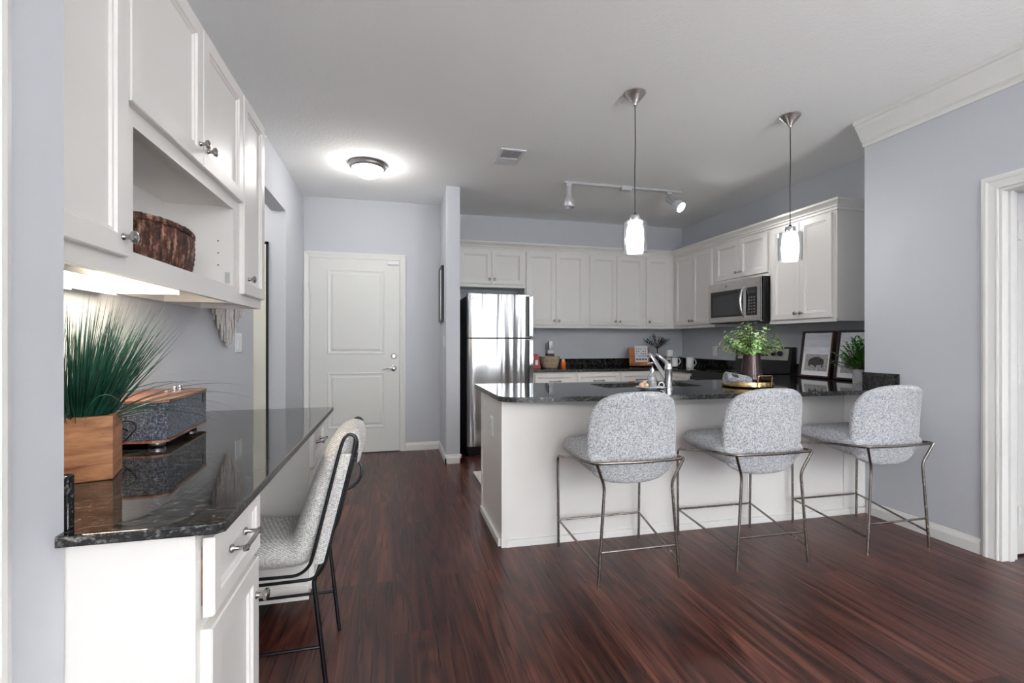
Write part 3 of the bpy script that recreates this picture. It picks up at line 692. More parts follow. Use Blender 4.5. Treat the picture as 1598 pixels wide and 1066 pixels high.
r_base(3.34, 3.755, 'cream base cabinet between the range and the peninsula', 3.74, 3.36)
ct = MB().prism([(1.470, YK - .001), (1.470, CY - .025), (CX - .025, CY - .025), (CX - .025, 4.532), (XK - .001, 4.532), (XK - .001, YK - .001)], KC_ - .03, KC_, bev=.003)
o = tag(ct.build('countertop', 'granite'), 'black granite counter in the back corner of the kitchen with mugs and basket on it', 'countertop')
cut_edges(o)
mb = MB().box(1.470, XK - .001, YK - .021, YK - .001, KC_, KC_ + .10, .002).box(XK - .021, XK - .001, 4.532, YK - .021, KC_, KC_ + .10, .002)
tag(mb.build('backsplash', 'granite'), 'low black granite backsplash around the back kitchen corner behind mugs and basket', 'backsplash')
# range
t = thing('range', 'black and stainless electric range between the counters on the right kitchen wall', 'stove', (3.45, 4.145, 0))
MB().box(3.15, 3.77, 3.766, 4.524, .03, .885).box(3.2, 3.74, 3.80, 4.50, 0, .03).build('case', 'black', t, world=True)
MB().box(3.135, 3.71, 3.764, 4.526, .885, .897, .003).build('cooktop', 'blackgloss', t, world=True)
for x, y, r_ in ((3.29, 3.95, .10), (3.29, 4.34, .075), (3.55, 3.95, .075), (3.55, 4.34, .10)):
    MB().lathe([(r_ - .004, 0), (r_, 0), (r_, .0008), (r_ - .004, .0008)], (x, y, .897), (0, 0, 1), 32).build('burner_ring', 'ventdark', t, world=True)
MB().box(3.125, 3.15, 3.775, 4.515, .25, .83, .004).build('oven_door', 'blackgloss', t, world=True)
MB().tube([(3.09, 3.80, .79), (3.09, 4.49, .79)], .011, 10).box(3.09, 3.13, 3.82, 3.84, .782, .798).box(3.09, 3.13, 4.45, 4.47, .782, .798).build('oven_handle', 'steel2', t, world=True)
bg = MB().faces([(3.70, 3.764, .897), (3.735, 3.764, 1.15), (3.78, 3.764, 1.15), (3.78, 3.764, .897), (3.70, 4.526, .897), (3.735, 4.526, 1.15), (3.78, 4.526, 1.15), (3.78, 4.526, .897)],
    [(0, 1, 2, 3), (4, 7, 6, 5), (0, 4, 5, 1), (1, 5, 6, 2), (2, 6, 7, 3), (3, 7, 4, 0)]).build('backguard', 'black', t, world=True)
def bgp(zv, off): return 3.70 + (zv - .897) / .253 * .035 - off
MB().faces([(bgp(1.02, .003), 3.80, 1.02), (bgp(1.135, .003), 3.80, 1.135), (bgp(1.135, .003), 4.49, 1.135), (bgp(1.02, .003), 4.49, 1.02),
    (bgp(1.02, -.002), 3.80, 1.02), (bgp(1.135, -.002), 3.80, 1.135), (bgp(1.135, -.002), 4.49, 1.135), (bgp(1.02, -.002), 4.49, 1.02)],
    [(0, 1, 2, 3), (4, 7, 6, 5), (0, 4, 5, 1), (1, 5, 6, 2), (2, 6, 7, 3), (3, 7, 4, 0)]).build('control_fascia', 'steel2', bg, world=True)
for y in (3.90, 3.985, 4.30, 4.385):
    MB().lathe([(0, 0), (.026, 0), (.024, .014), (.012, .022), (0, .023)], (bgp(1.085, .003), y, 1.085), (-1, 0, .13), 20).box(bgp(1.085, .034), bgp(1.085, .024), y - .004, y + .004, 1.066, 1.106, .002).build('knob', 'black', bg, world=True)
MB().box(bgp(1.08, .006), bgp(1.08, .002), 4.06, 4.23, 1.055, 1.115).build('clock_display', 'blackgloss', bg, world=True)

# ------------------------------------------------------------ peninsula
PF0, PF1 = (.605, 2.690), (3.218, 2.628)      # front of the peninsula body, left and right ends
pt = thing('peninsula', 'white panelled kitchen peninsula base behind the three bar stools', 'cabinet', (1.9, 2.95, 0))
sx0, sx1, sy0, sy1 = 1.39, 2.13, 2.905, 3.245
PB = 3.30
mb = MB()
mb.prism([PF0, PF1, (XR - .002, 3.335), (2.2, 3.335), (2.2, 2.80), (1.30, 2.80), (1.30, 3.325), (.605, 3.325)][0:2] + [(XR - .002, 2.80), (.605, 2.80)], .0, KC_ - .03)
mb.prism([(.605, 2.80), (1.32, 2.80), (1.32, PB), (.605, PB)], .0, KC_ - .03)
mb.prism([(2.2, 2.80), (XR - .002, 2.80), (XR - .002, PB), (2.2, PB)], .0, KC_ - .03)
mb.box(1.32, 2.2, PB - .02, PB, .1, KC_ - .03)
mb.build('cabinet_body', 'cab', pt, world=True)
def pf(u, off=0): # point on the body front
    return (PF0[0] + (PF1[0] - PF0[0]) * u, PF0[1] + (PF1[1] - PF0[1]) * u - off)
def slab(u0, u1, off, z0, z1):
    a, b = pf(u0), pf(u1); c, d = pf(u1, off), pf(u0, off)
    return MB().prism([a, b, c, d], z0, z1)
slab(.0, 1, .004, .045, KC_ - .03).build('front_panel', 'cab', pt, world=True)
m = slab(.012, 1, .016, 0, .040); m.build('shoe_moulding', 'trim', pt, world=True)
m = slab(.0, .014, .012, .0, KC_ - .03); m.build('corner_stile', 'cab', pt, world=True)
m = slab(.93, 1.0, .010, .045, KC_ - .03); m.build('wall_filler', 'cab', pt, world=True)
m = slab(.635, .645, .008, .045, KC_ - .03); m.build('seam_batten', 'cab', pt, world=True)
MB().box(.588, .605, 2.70, PB, 0, .045, .004).build('end_shoe_moulding', 'trim', pt, world=True)
MB().box(.597, .605, PB - .022, PB + .002, 0, KC_ - .031).build('end_stile', 'cab', pt, world=True)
# doors on the kitchen side
for i in range(3):
    a = .66 + i * .5; front('door', pt, (a + .47, PB, .12), (-1, 0, 0), (0, 1, 0), .47, .70, knob=(.03, .64))
# worktop ring around the sink
def arc(cx, cy, r, a0, a1, n=6): return [(cx + r * math.cos(R(a0 + (a1 - a0) * i / n)), cy + r * math.sin(R(a0 + (a1 - a0) * i / n))) for i in range(n + 1)]
outer = [(.578, 3.462)] + arc(.578 + .12, 2.575 + .10, .12, 180, 262, 7) + [(1.17, 2.50), (1.6, 2.452), (2.2, 2.412), (XR - .001, 2.385), (XR - .001, 2.6265), (XK - .001, 2.6265), (XK - .001, 3.757), (CX - .025, 3.757), (CX - .025, 3.36), (2.6, 3.36), (1.0, 3.42)]
inner = arc(sx1 - .04, sy1 - .04, .04, 0, 90, 4) + arc(sx0 + .04, sy1 - .04, .04, 90, 180, 4) + arc(sx0 + .04, sy0 + .04, .04, 180, 270, 4) + arc(sx1 - .04, sy0 + .04, .04, 270, 360, 4)
t_ = bmesh.new()
def loop(pts, z): return [t_.verts.new((x, y, z)) for x, y in pts]
zt, zb = KC_, KC_ - .029
for z_ in (zt, zb):
    lo = loop(outer, z_); li = loop(inner, z_)
    ee = [t_.edges.new((L[i], L[(i + 1) % len(L)])) for L in (lo, li) for i in range(len(L))]
    bmesh.ops.triangle_fill(t_, use_beauty=True, edges=ee)
    if z_ == zt: lt, it = lo, li
    else:
        for A, B in ((lt, lo), (it, li)):
            for i in range(len(A)): t_.faces.new((A[i], A[(i + 1) % len(A)], B[(i + 1) % len(A)], B[i]))
mb = MB(); mb.join(t_)
pc = tag(mb.build('peninsula_countertop', 'granite', angle=20), 'long black granite peninsula top with sink, tray and framed prints on it', 'countertop')
cut_edges(pc)
tag(MB().box(XR - .020, XR - .001, 2.385, 2.6265, KC_, KC_ + .10, .002).build('upstand', 'granite'), 'short black granite upstand on the grey wall behind the rightmost bar stool', 'backsplash')
tag(MB().box(XK - .021, XK - .001, 2.627, 3.757, KC_, KC_ + .10, .002).build('backsplash', 'granite'), 'low black granite backsplash behind the two framed prints', 'backsplash')
t = thing('sink', 'undermount steel sink set into the peninsula top behind the faucet', 'sink', ((sx0 + sx1) / 2, (sy0 + sy1) / 2, KC_ - .2))
zs = KC_ - .031
vs = []; mb = MB()
ring = [(x, y) for x, y in inner]
prevr = None
for (k, z_) in ((1.03, zs), (1.0, zs - .002), (.97, zs - .15), (.90, zs - .17)):
    cx_, cy_ = (sx0 + sx1) / 2, (sy0 + sy1) / 2
    cur = [mb.bm.verts.new((cx_ + (x - cx_) * k, cy_ + (y - cy_) * k, z_)) for x, y in ring]
    if prevr:
        for i in range(len(ring)): mb.bm.faces.new((prevr[i], prevr[(i + 1) % len(ring)], cur[(i + 1) % len(ring)], cur[i]))
    prevr = cur
mb.bm.faces.new(prevr)
mb.build('basin', 'steel2', t, world=True)
MB().lathe([(0, 0), (.045, 0), (.043, .003), (.02, .001), (0, .001)], ((sx0 + sx1) / 2, (sy0 + sy1) / 2, zs - .1698), (0, 0, 1), 24).build('drain', 'chrome', t, world=True)
plate('outlet', 'ivory power outlet on the shaded end of the peninsula', 'outlet', (.605, 2.955, .665), (0, -1, 0), (-1, 0, 0), .075, .118, 'outlet')

# faucet
t = thing('faucet', 'chrome single-lever kitchen faucet with slanted spout beside the soap bottle', 'faucet', (1.775, 2.80, KC_))
MB().lathe([(0, 0), (.030, 0), (.030, .006), (.025, .010), (.024, .12), (.026, .125), (.026, .140), (.023, .150), (.022, .165), (0, .168)], (0, 0, 0), (0, 0, 1), 24).build('body', 'chrome', t)
MB().tube([(0, .01, .045), (0, .05, .085), (0, .20, .205), (0, .235, .222), (0, .255, .212)], [.014, .014, .013, .016, .017], 14).build('spout', 'chrome', t)
MB().tube([(0, 0, .160), (-.015, .02, .185), (-.045, .06, .222), (-.05, .068, .226)], [.018, .013, .010, .007], 10).build('lever', 'chrome', t)
# dish, shells, soap bottle
DC = (1.615, 2.775)
t = thing('dish', 'small oval grey-white dish with ring handle by the sink', 'dish', (DC[0], DC[1], KC_))
MB().lathe([(0, 0), (.045, 0), (.05, .003), (.075, .012), (.088, .018), (.086, .021), (.07, .015), (.045, .006), (0, .005)], (0, 0, 0), (0, 0, 1), 32, 1, .8).build('bowl', 'marble', t)
MB().tube([(.092 + .019 * math.cos(a * .4488), 0, .026 + .019 * math.sin(a * .4488)) for a in range(14)], .0048, 8, True).build('ring_handle', 'ceramic', t)
for i, (dx, dy, s_, rz_) in enumerate(((-.045, 0, 1.0, .3), (-.02, .012, 1.15, 1.4))):
    t = thing('sea_shell', ('peach spiral shell at the left edge of the dish', 'pale shell leaning on the soap bottle in the dish')[i], 'shell', (DC[0] + dx, DC[1] + dy, KC_ + .012), rz_, 'shells in the dish')
    mb = MB()
    for k in range(7):
        r_ = .017 * s_ * (1 - k * .11); mb.lathe([(0, -r_), (r_ * .7, -r_ * .7), (r_, 0), (r_ * .7, r_ * .7), (0, r_)], (.006 * k - .012, .0, .016 + .004 * k), (.6, .1, .7), 12)
    mb.build('shell_body', 'shell', t)
t = thing('soap_dispenser', 'clear glass soap dispenser with metal pump standing on the dish', 'bottle', (DC[0] + .03, DC[1] + .01, KC_ + .006))
MB().lathe([(0, 0), (.028, 0), (.031, .004), (.031, .070), (.027, .086), (.014, .100), (.012, .112), (.014, .116), (.0125, .116), (.0105, .112), (.0125, .099), (.0255, .085), (.0285, .069), (.0285, .006), (0, .006)], (0, 0, 0), (0, 0, 1), 24).build('bottle', 'glass', t)
MB().lathe([(0, .007), (.027, .007), (.027, .045), (0, .045)], (0, 0, 0), (0, 0, 1), 20).build('soap', 'soap', t)
MB().lathe([(0, .112), (.016, .112), (.016, .126), (.006, .130), (.004, .155), (.008, .158), (.008, .170), (0, .171)], (0, 0, 0), (0, 0, 1), 16).tube([(0, 0, .165), (-.03, -.012, .166), (-.05, -.02, .158)], [.006, .005, .004], 8).tube([(0, 0, .112), (0, 0, .02)], .0025, 6).build('pump', 'chrome', t)

# tray, towel, vase
TR = (2.395, 2.80)
t = thing('tray', 'round brass tray with two bar handles on the peninsula top', 'tray', (TR[0], TR[1], KC_))
MB().lathe([(0, 0), (.155, 0), (.160, .002), (.168, .010), (.168, .022), (.163, .020), (.160, .040), (.157, .040), (.157, .008), (0, .006)], (0, 0, 0), (0, 0, 1), 48).build('pan', 'brass', t)
for s in (-1, 1):
    y = .158 * s; MB().tube(rounded([(-.055, y, .010), (-.055, y * 1.06, .085), (.055, y * 1.06, .085), (.055, y, .010)], .012), .0035, 8).build('handle', 'brass', t)
t = thing('rolled_towel', 'rolled grey and charcoal towel lying in the brass tray', 'towel', (TR[0] - .115, TR[1] - .035, KC_ + .020), R(-14)); t.rotation_euler = (0, R(10), R(-14))
mb = MB(); pts = []
NT = 56
def spiral(x, off, scl=1.0):
    out = []
    for i in range(NT + 1):
        a = i / NT * 2 * math.pi * 3.2; r_ = (.007 + .0062 * a / 2 / math.pi * 1.25 * 1.3) * scl; out.append((x, r_ * math.cos(a) * 1.05, .034 + r_ * math.sin(a)))
    return out
L0, L1 = -.085, .085
A = [mb.bm.verts.new(p) for p in spiral(L0, 0)]; B = [mb.bm.verts.new(p) for p in spiral(L1, 0, .9)]
for i in range(NT): mb.bm.faces.new((A[i], A[i + 1], B[i + 1], B[i]))
ob = mb.build('towel_roll', 'towel', t, recalc=False); md = ob.modifiers.new('thick', 'SOLIDIFY'); md.thickness = .0055; md.offset = 0
MB().lathe([(.0335, -.03), (.0345, -.03), (.0345, .015), (.0335, .015)], (-.025, 0, .034), (1, 0, 0), 24).build('dark_band', 'toweldark', t)
VX, VY = 2.478, 2.855
t = thing('vase_plant', 'plum-brown tapered vase full of pale green eucalyptus standing on the tray', 'plant', (VX, VY, KC_ + .008))
MB().lathe([(0, 0), (.070, 0), (.073, .004), (.071, .05), (.062, .15), (.055, .215), (.056, .222), (.052, .222), (.055, .15), (.062, .05), (.06, .01), (0, .01)], (0, 0, 0), (0, 0, 1), 40).build('vase', 'plum', t)
st = MB(); lf = MB(); rr = random.Random(11)
for k in range(62):
    az = rr.uniform(0, 2 * math.pi); sp = rr.random() ** .6; L = rr.uniform(.17, .235)
    d = Vector((math.cos(az) * sp * 1.0, math.sin(az) * sp * .8, 1.02 - .72 * sp)).normalized()
    p0 = Vector((rr.uniform(-.035, .035), rr.uniform(-.035, .035), .205)); p = p0; pts = [p0]
    for i in range(9):
        d = (d + Vector((rr.uniform(-.09, .09), rr.uniform(-.09, .09), .04 - .05 * sp))).normalized(); p = p + d * L / 9; pts.append(p)
        if i >= 1:
            for s in range(2 if i < 8 else 4):
                q = d.orthogonal().normalized(); q = Matrix.Rotation(s * math.pi * (1 if i < 8 else .5) + i * 1.5 + rr.uniform(-.3, .3), 3, d) @ q
                ld = (q + d * rr.uniform(.2, .8)).normalized(); sz = rr.uniform(.019, .028) * (1.12 - .04 * i)
                lf.leaf(p, ld, d + Vector((0, 0, .4)), sz, sz * .92, .1, .15)
    st.tube(pts, .0014, 5)
st.build('stems', 'stem', t); lf.build('foliage', 'euc', t, recalc=False, angle=180)

# framed prints
def print_frame(name, label, cx_, cy_, rz, lean, w_, h_, variant):
    t = thing(name, label, 'picture', (cx_, cy_, KC_ + .0068)); t.rotation_euler = (R(-lean), 0, rz); dth = .045
    b = .016
    mb = MB().box(-w_ / 2, -w_ / 2 + b, 0, dth, 0, h_, .002).box(w_ / 2 - b, w_ / 2, 0, dth, 0, h_, .002).box(-w_ / 2 + b, w_ / 2 - b, 0, dth, 0, b, .002).box(-w_ / 2 + b, w_ / 2 - b, 0, dth, h_ - b, h_, .002).box(-w_ / 2 + .004, w_ / 2 - .004, dth - .012, dth - .006, .004, h_ - .004)
    mb.build('frame', 'frame', t)
    MB().box(-w_ / 2 + b, w_ / 2 - b, .018, .024, b, h_ - b).build('mount', 'paper', t)
    iw = w_ / 2 - b - .028
    im = MB().box(-iw, iw, .0165, .018, b + .04, b + .04 + .085).box(-iw, iw, .0166, .018, b + .125, h_ * .62).build('print', 'printgrass', t)
    MB().box(-iw - .02, iw + .02, .0155, .0185, h_ * .50, h_ - b - .012).build('print_sky', 'sky', t)
    # grazing bison silhouette
    prof = [(-.092, .052), (-.086, .080), (-.070, .098), (-.040, .112), (-.010, .120), (.030, .118), (.060, .108), (.084, .090), (.092, .070), (.090, .050), (.082, .040), (.078, .012), (.068, .012), (.066, .038), (.030, .036), (.012, .034), (.004, .010), (-.006, .010), (-.010, .030), (-.034, .030), (-.052, .040), (-.066, .030), (-.072, .016), (-.084, .026)]
    k = .95 if variant else .85
    t2 = bmesh.new(); vs = [t2.verts.new((x * k + (0.01 if variant else 0), .0150, z_ * k + b + .062)) for x, z_ in prof]; vs2 = [t2.verts.new((v.co.x, .0165, v.co.z)) for v in vs]
    t2.faces.new(vs); t2.faces.new(vs2[::-1])
    for i in range(len(vs)): t2.faces.new((vs[i], vs[(i + 1) % len(vs)], vs2[(i + 1) % len(vs)], vs2[i]))
    MB().join(t2).build('print_animal', 'bison', im)
    return t
FR = R(-90)
fa = print_frame('framed_print', 'dark-framed grey bison print beside the range, the uncovered one of the two', 3.52, 3.335, FR, 8, .315, .405, 0)
fb = print_frame('framed_print', 'dark-framed grey animal print standing behind the white-potted leafy plant', 3.52, 2.985, FR, 8, .315, .405, 1)
for f in (fa, fb): f['group'] = 'framed prints on the peninsula top'
t = thing('potted_plant', 'bushy deep green plant in a pale stone pot by the wall edge', 'plant', (3.43, 2.815, KC_))
MB().lathe([(0, 0), (.058, 0), (.060, .004), (.060, .104), (.056, .106), (.053, .104), (.053, .085), (0, .085)], (0, 0, 0), (0, 0, 1), 32).build('pot', 'marble', t)
lf = MB(); st = MB(); rr = random.Random(5)
for k in range(70):
    az = rr.uniform(0, 2 * math.pi); sp = rr.uniform(.05, 1); L = rr.uniform(.15, .25)
    d = Vector((math.cos(az) * sp * .8, math.sin(az) * sp, 1.05 - .75 * sp)).normalized(); p = Vector((rr.uniform(-.03, .03), rr.uniform(-.03, .03), .085)); pts = [p]
    for i in range(9):
        d = (d + Vector((rr.uniform(-.1, .1), rr.uniform(-.1, .1), -.03 * sp))).normalized(); p = p + d * L / 9; p.z = max(p.z, .085); p.y = max(p.y, -.165); p.x = min(p.x, .30 if p.y < -.02 else .055); pts.append(p.copy())
        if i > 0:
            for s in (-1, 1):
                q = d.cross(Vector((0, 0, 1))); q = q.normalized() if q.length > .01 else Vector((1, 0, 0))
                lf.leaf(p, (q * s * rr.uniform(.5, 1) + d * .8 + Vector((0, 0, rr.uniform(-.1, .5)))), (0, 0, 1), rr.uniform(.035, .058), rr.uniform(.009, .015), .1, .35)
    st.tube(pts, .0015, 5)
st.build('stems', 'stem', t); lf.build('foliage', 'fern', t, recalc=False, angle=180)

# ------------------------------------------------------------ things on the back counter
def bag(x0, x1, y0, z1):
    mb = MB()
    mb.faces([(x0, y0, KC_), (x1, y0 + .01, KC_), (x1 - .004, y0 + .09, KC_), (x0, y0 + .09, KC_), (x0 + .012, y0 + .035, z1), (x1 - .024, y0 + .04, z1), (x1 - .024, y0 + .052, z1), (x0 + .012, y0 + .052, z1)],
        [(0, 1, 2, 3), (4, 7, 6, 5), (0, 4, 5, 1), (1, 5, 6, 2), (2, 6, 7, 3), (3, 7, 4, 0)])
    bmesh.ops.bevel(mb.bm, geom=mb.bm.edges[:], offset=.006, segments=2, affect='EDGES')
    return mb
t = thing('snack_bag', 'red snack bag standing between the refrigerator and the round basket', 'bag', (1.60, 5.33, KC_))
bag(1.55, 1.672, 5.28, 1.062).build('bag', 'red', t, world=True)
MB().box(1.60, 1.632, 5.285, 5.292, .93, .99, .002).build('bag_label', 'card', t, world=True)
t = thing('bread_basket', 'round natural woven basket on the back counter near the refrigerator', 'basket', (1.80, 5.36, KC_))
mb = MB(); prof = [(0, 0), (.085, 0)]
for i in range(15):
    u = i / 14; prof.append((.09 + .03 * math.sin(u * 1.5) + (.004 if i % 2 else 0), .004 + u * .125))
prof += [(.112, .129), (.105, .12), (.085, .012), (0, .012)]
mb.lathe(prof, (0, 0, 0), (0, 0, 1), 40); mb.build('basket_body', 'basket', t)
MB().tube([(.121 * math.cos(a / 24 * 2 * math.pi), .121 * math.sin(a / 24 * 2 * math.pi), .132 + .004 * math.cos(a)) for a in range(24)], .007, 8, True).build('rim', 'basket', t)
t = thing('bottle', 'orange bottle with white cap lying tight against the woven basket', 'bottle', (1.965, 5.34, KC_))
MB().lathe([(0, 0), (.028, 0), (.030, .004), (.030, .07), (.022, .085), (0, .085)], (0, 0, 0), (0, 0, 1), 20).build('body', 'orange', t)
MB().lathe([(0, .0851), (.018, .0851), (.018, .107), (0, .108)], (0, 0, 0), (0, 0, 1), 16).build('cap', 'ceramic', t)
t = thing('can_opener', 'white upright small appliance with dark head behind the woven basket', 'appliance', (1.87, 5.56, KC_))
MB().box(-.045, .045, -.045, .045, 0, .17, .008).build('base', 'black', t)
MB().box(-.038, .038, -.035, .04, .1702, .30, .006).build('body', 'white', t)
MB().box(-.026, .036, -.055, -.0352, .215, .325, .008).lathe([(0, 0), (.016, 0), (.014, .008), (0, .009)], (.008, -.055, .26), (0, -1, 0), 16).build('head', 'silver', t)
MB().box(-.038, -.0262, -.052, -.0352, .215, .325, .003).build('magnet_arm', 'black', t)
t = thing('recipe_stand', 'orange wooden recipe stand with ledge on the back counter', 'stand', (3.02, 5.40, KC_ + .0075)); t.rotation_euler = (R(-8), 0, 0)
MB().box(-.14, .14, .0, .016, 0, .235, .003).box(-.14, .14, -.06, .0, 0, .018, .003).box(-.14, .14, -.066, -.052, .0, .045, .003).box(-.03, .03, .016, .05, 0, .15).build('stand_board', 'orangewood', t)
t = thing('card', 'white printed calendar card propped on the orange wooden stand', 'card', (3.035, 5.395, KC_ + .027)); t.rotation_euler = (R(-6), 0, 0)
MB().box(-.09, .09, -.012, -.006, .012, .235).build('sheet', 'card', t)
mb = MB()
for i in range(5):
    for j in range(4):
        if (i * 7 + j * 3) % 5 == 0: continue
        mb.box(-.07 + i * .03, -.054 + i * .03, -.0126, -.0121, .10 + j * .03, .112 + j * .03)
for i in range(4): mb.box(-.075 + i * .04, -.045 + i * .04, -.0126, -.0121, .055, .075)
mb.build('print_marks', 'ink', t)
t = thing('olive_tree', 'small dusky olive branch tree in a navy pot in the kitchen corner', 'plant', (3.275, 5.42, KC_))
MB().lathe([(0, 0), (.048, 0), (.060, .11), (.062, .125), (.056, .125), (.054, .10), (0, .10)], (0, 0, 0), (0, 0, 1), 28).build('pot', 'bluedark', t)
st = MB().tube([(0, 0, .10), (.003, 0, .17), (-.002, 0, .24)], .006, 6); lf = MB(); rr = random.Random(21)
for k in range(22):
    az = rr.uniform(0, 2 * math.pi); sp = rr.uniform(.3, 1.0)
    d = Vector((math.cos(az) * sp * 1.15, math.sin(az) * sp * .5, .95 - .55 * sp)).normalized(); p = Vector((0, 0, .225)); pts = [p]
    L = rr.uniform(.14, .21) * (1 if sp > .55 else .95)
    for i in range(7):
        d = (d + Vector((rr.uniform(-.1, .1), rr.uniform(-.1, .1), -.015))).normalized(); p = p + d * L / 7
        if p.z > .45: p.z = .45
        pts.append(p.copy())
        if i > 1:
            for s in (-1, 1):
                q = d.orthogonal().normalized() if i % 2 else d.cross(d.orthogonal()).normalized()
                lf.leaf(p, q * s + d * .9, (0, 0, 1), rr.uniform(.03, .045), .009, .1, .1)
    st.tube(pts, .0022, 5)
st.build('trunk', 'stem', t); lf.build('foliage', 'olive', t, recalc=False, angle=180)
# mugs and wire stand
def mug_parts(t, r_, h_):
    MB().lathe([(0, 0), (r_ * .9, 0), (r_, .005), (r_, h_), (r_ - .004, h_ + .001), (r_ - .005, h_ - .004), (r_ - .005, .008), (0, .008)], (0, 0, 0), (0, 0, 1), 28).build('cup', 'ceramic', t)
    MB().tube([(r_ - .003 + .030 * math.sin(a / 8 * math.pi), 0, h_ * .5 + h_ * .32 * math.cos(a / 8 * math.pi)) for a in range(9)], .0055, 8).build('handle', 'ceramic', t)
m1 = thing('mug', 'white mug with loop handle standing free at the right end of the mug group', 'mug', (3.475, 5.02, KC_), R(-20), 'white mugs in the kitchen corner'); mug_parts(m1, .045, .125)
dup(m1, (3.31, 5.10, KC_ + .014), R(-25), 'white mug held in the lower part of the black wire mug rack')
dup(m1, (3.33, 5.22, KC_ + .088), R(-5), 'white mug raised at the back of the black wire mug rack')
t = thing('mug_rack', 'black wire mug rack in the kitchen corner between olive tree and free mug', 'rack', (3.32, 5.15, KC_))
mb = MB()
for z_ in (.006, .128):
    mb.tube(rounded([(-.07, -.105, z_), (.055, -.105, z_), (.07, -.10, z_), (.07, .125, z_), (-.07, .125, z_)], .02, 4, True), .0042, 6, True)
for x, y in ((-.07, -.09), (.07, -.09), (.07, .11), (-.07, .11)): mb.tube([(x, y, .003), (x, y, .132)], .0042, 6)
mb.build('wire_frame', 'black', t)
MB().box(-.062, .062, .015, .118, .068, .086, .002).build('shelf', 'black', t)
# kitchen rug
t = MB().box(.70, 1.75, 3.64, 4.28, 0.001, .016, .006)
tag(t.build('rug', 'rug'), 'white looped kitchen rug on the floor behind the peninsula end', 'rug')

# ------------------------------------------------------------ desk things
t = thing('grass_plant', 'tall dark green grass in a square honey wood box on the desk', 'plant', (-.741, 1.355, TC + .001), R(17))
mb = MB(); a, c, h_ = .075, .058, .152
mb.box(-a, a, -c, -c + .012, 0, h_, .002).box(-a, a, c - .012, c, 0, h_, .002).box(-a, -a + .012, -c + .0121, c - .0121, 0, h_, .002).box(a - .012, a, -c + .0121, c - .0121, 0, h_, .002).box(-a + .0121, a - .0121, -c + .0121, c - .0121, 0, .12)
mb.build('planter_box', 'mango', t)
g = MB(); rr = random.Random(9)
RZ = Matrix.Rotation(R(17), 3, 'Z'); GL = Vector((-.741, 1.355, TC + .001))
def keep(p):
    q = RZ @ p + GL; q.x = max(q.x, -.915); q.y = max(q.y, 1.012); q.z = min(max(q.z, TC + .004), 1.338)
    if q.x > -.86 and q.y > 1.66 and q.z < 1.055 and q.x < -.69: q.z = 1.055
    return RZ.inverted() @ (q - GL)
def blade(g, p0, d0, L, W, droop):
    n = 9; p = Vector(p0); d = Vector(d0).normalized(); prev = None; sd = d.cross(Vector((rr.uniform(-1, 1), rr.uniform(-1, 1), .3))).normalized()
    for i in range(n + 1):
        wv = W * (1 - (i / n) ** 1.6) + .0002
        cur = [g.bm.verts.new(p - sd * wv / 2), g.bm.verts.new(p + sd * wv / 2)]
        if prev: g.bm.faces.new((prev[0], prev[1], cur[1], cur[0]))
        prev = cur; d = (d + Vector((0, 0, -droop / n))).normalized(); p = p + d * (L / n); p = keep(p)
for k in range(640):
    az = rr.uniform(0, 2 * math.pi); sp = rr.random() ** .8 * .62
    r0 = rr.random() ** .5 * .046
    px, py = r0 * math.cos(az), r0 * math.sin(az)
    d = Vector((math.cos(az) * sp + .06, math.sin(az) * sp, 1))
    blade(g, (px, py, .118), d, rr.uniform(.20, .335), rr.uniform(.0022, .0042), rr.uniform(.05, .35))
for k in range(26):
    az = rr.uniform(-1.9, .5); d = Vector((math.cos(az) * 1.0, math.sin(az + .8) * 1.1, rr.uniform(.5, 1.0)))
    blade(g, (.03 * math.cos(az), .03 * math.sin(az), .12), d, rr.uniform(.30, .42), .0028, rr.uniform(.8, 1.6))
g.build('grass_blades', 'grass', t, recalc=False, angle=180)

t = thing('radio', 'slate cloth tabletop radio with walnut top behind the grass plant', 'speaker', (-.80, 1.86, TC), R(4))
W2, L2 = .105, .205
MB().prism([(-W2, -L2 * .85), (W2 * .65, -L2), (W2, -L2 * .92), (W2, L2 * .92), (W2 * .9, L2), (-W2, L2)], .026, .140, bev=.003).build('body', 'speakfab', t)
MB().prism([(-W2 - .003, -L2 * .85 - .003), (W2 * .65, -L2 - .003), (W2 + .003, -L2 * .92), (W2 + .003, L2 * .92), (W2 * .9, L2 + .003), (-W2 - .003, L2 + .003)], .140, .150, bev=.002).build('top_panel', 'walnut', t)
MB().prism([(-W2 - .002, -L2 * .85 - .002), (W2 * .65, -L2 - .002), (W2 + .002, -L2 * .92), (W2 + .002, L2 * .92), (W2 * .9, L2 + .002), (-W2 - .002, L2 + .002)], .019, .026).build('bottom_panel', 'walnut', t)
for x, y in ((W2 * .6, -L2 * .75), (W2 * .6, L2 * .75), (-W2 * .6, -L2 * .65), (-W2 * .6, L2 * .75)):
    MB().lathe([(0, 0), (.020, 0), (.023, .004), (.023, .015), (.019, .019), (0, .019)], (x, y, 0), (0, 0, 1), 20).build('foot', 'nickel', t)
for y in (.095, .145):
    MB().lathe([(0, .150), (.010, .150), (.010, .168), (.008, .170), (0, .170)], (.03, y, 0), (0, 0, 1), 16).build('control_knob', 'chrome', t)
MB().box(.022, .034, .02, .065, .150, .160, .002).build('toggle_switch', 'chrome', t)
MB().lathe([(.013, 0), (.019, 0), (.019, .003), (.013, .003), (.0, .001)], (W2, L2 * .78, .117), (1, 0, 0), 20).build('port', 'black', t)
MB().tube(rounded([(.0, -L2 * .94, .06), (-.02, -L2 - .03, .085), (.025, -L2 - .035, .10), (.045, -L2 - .035, .08), (.01, -L2 - .04, .03), (-.09, -L2 - .03, .006)], .04, 6), .003, 6).build('power_cord', 'black', t)

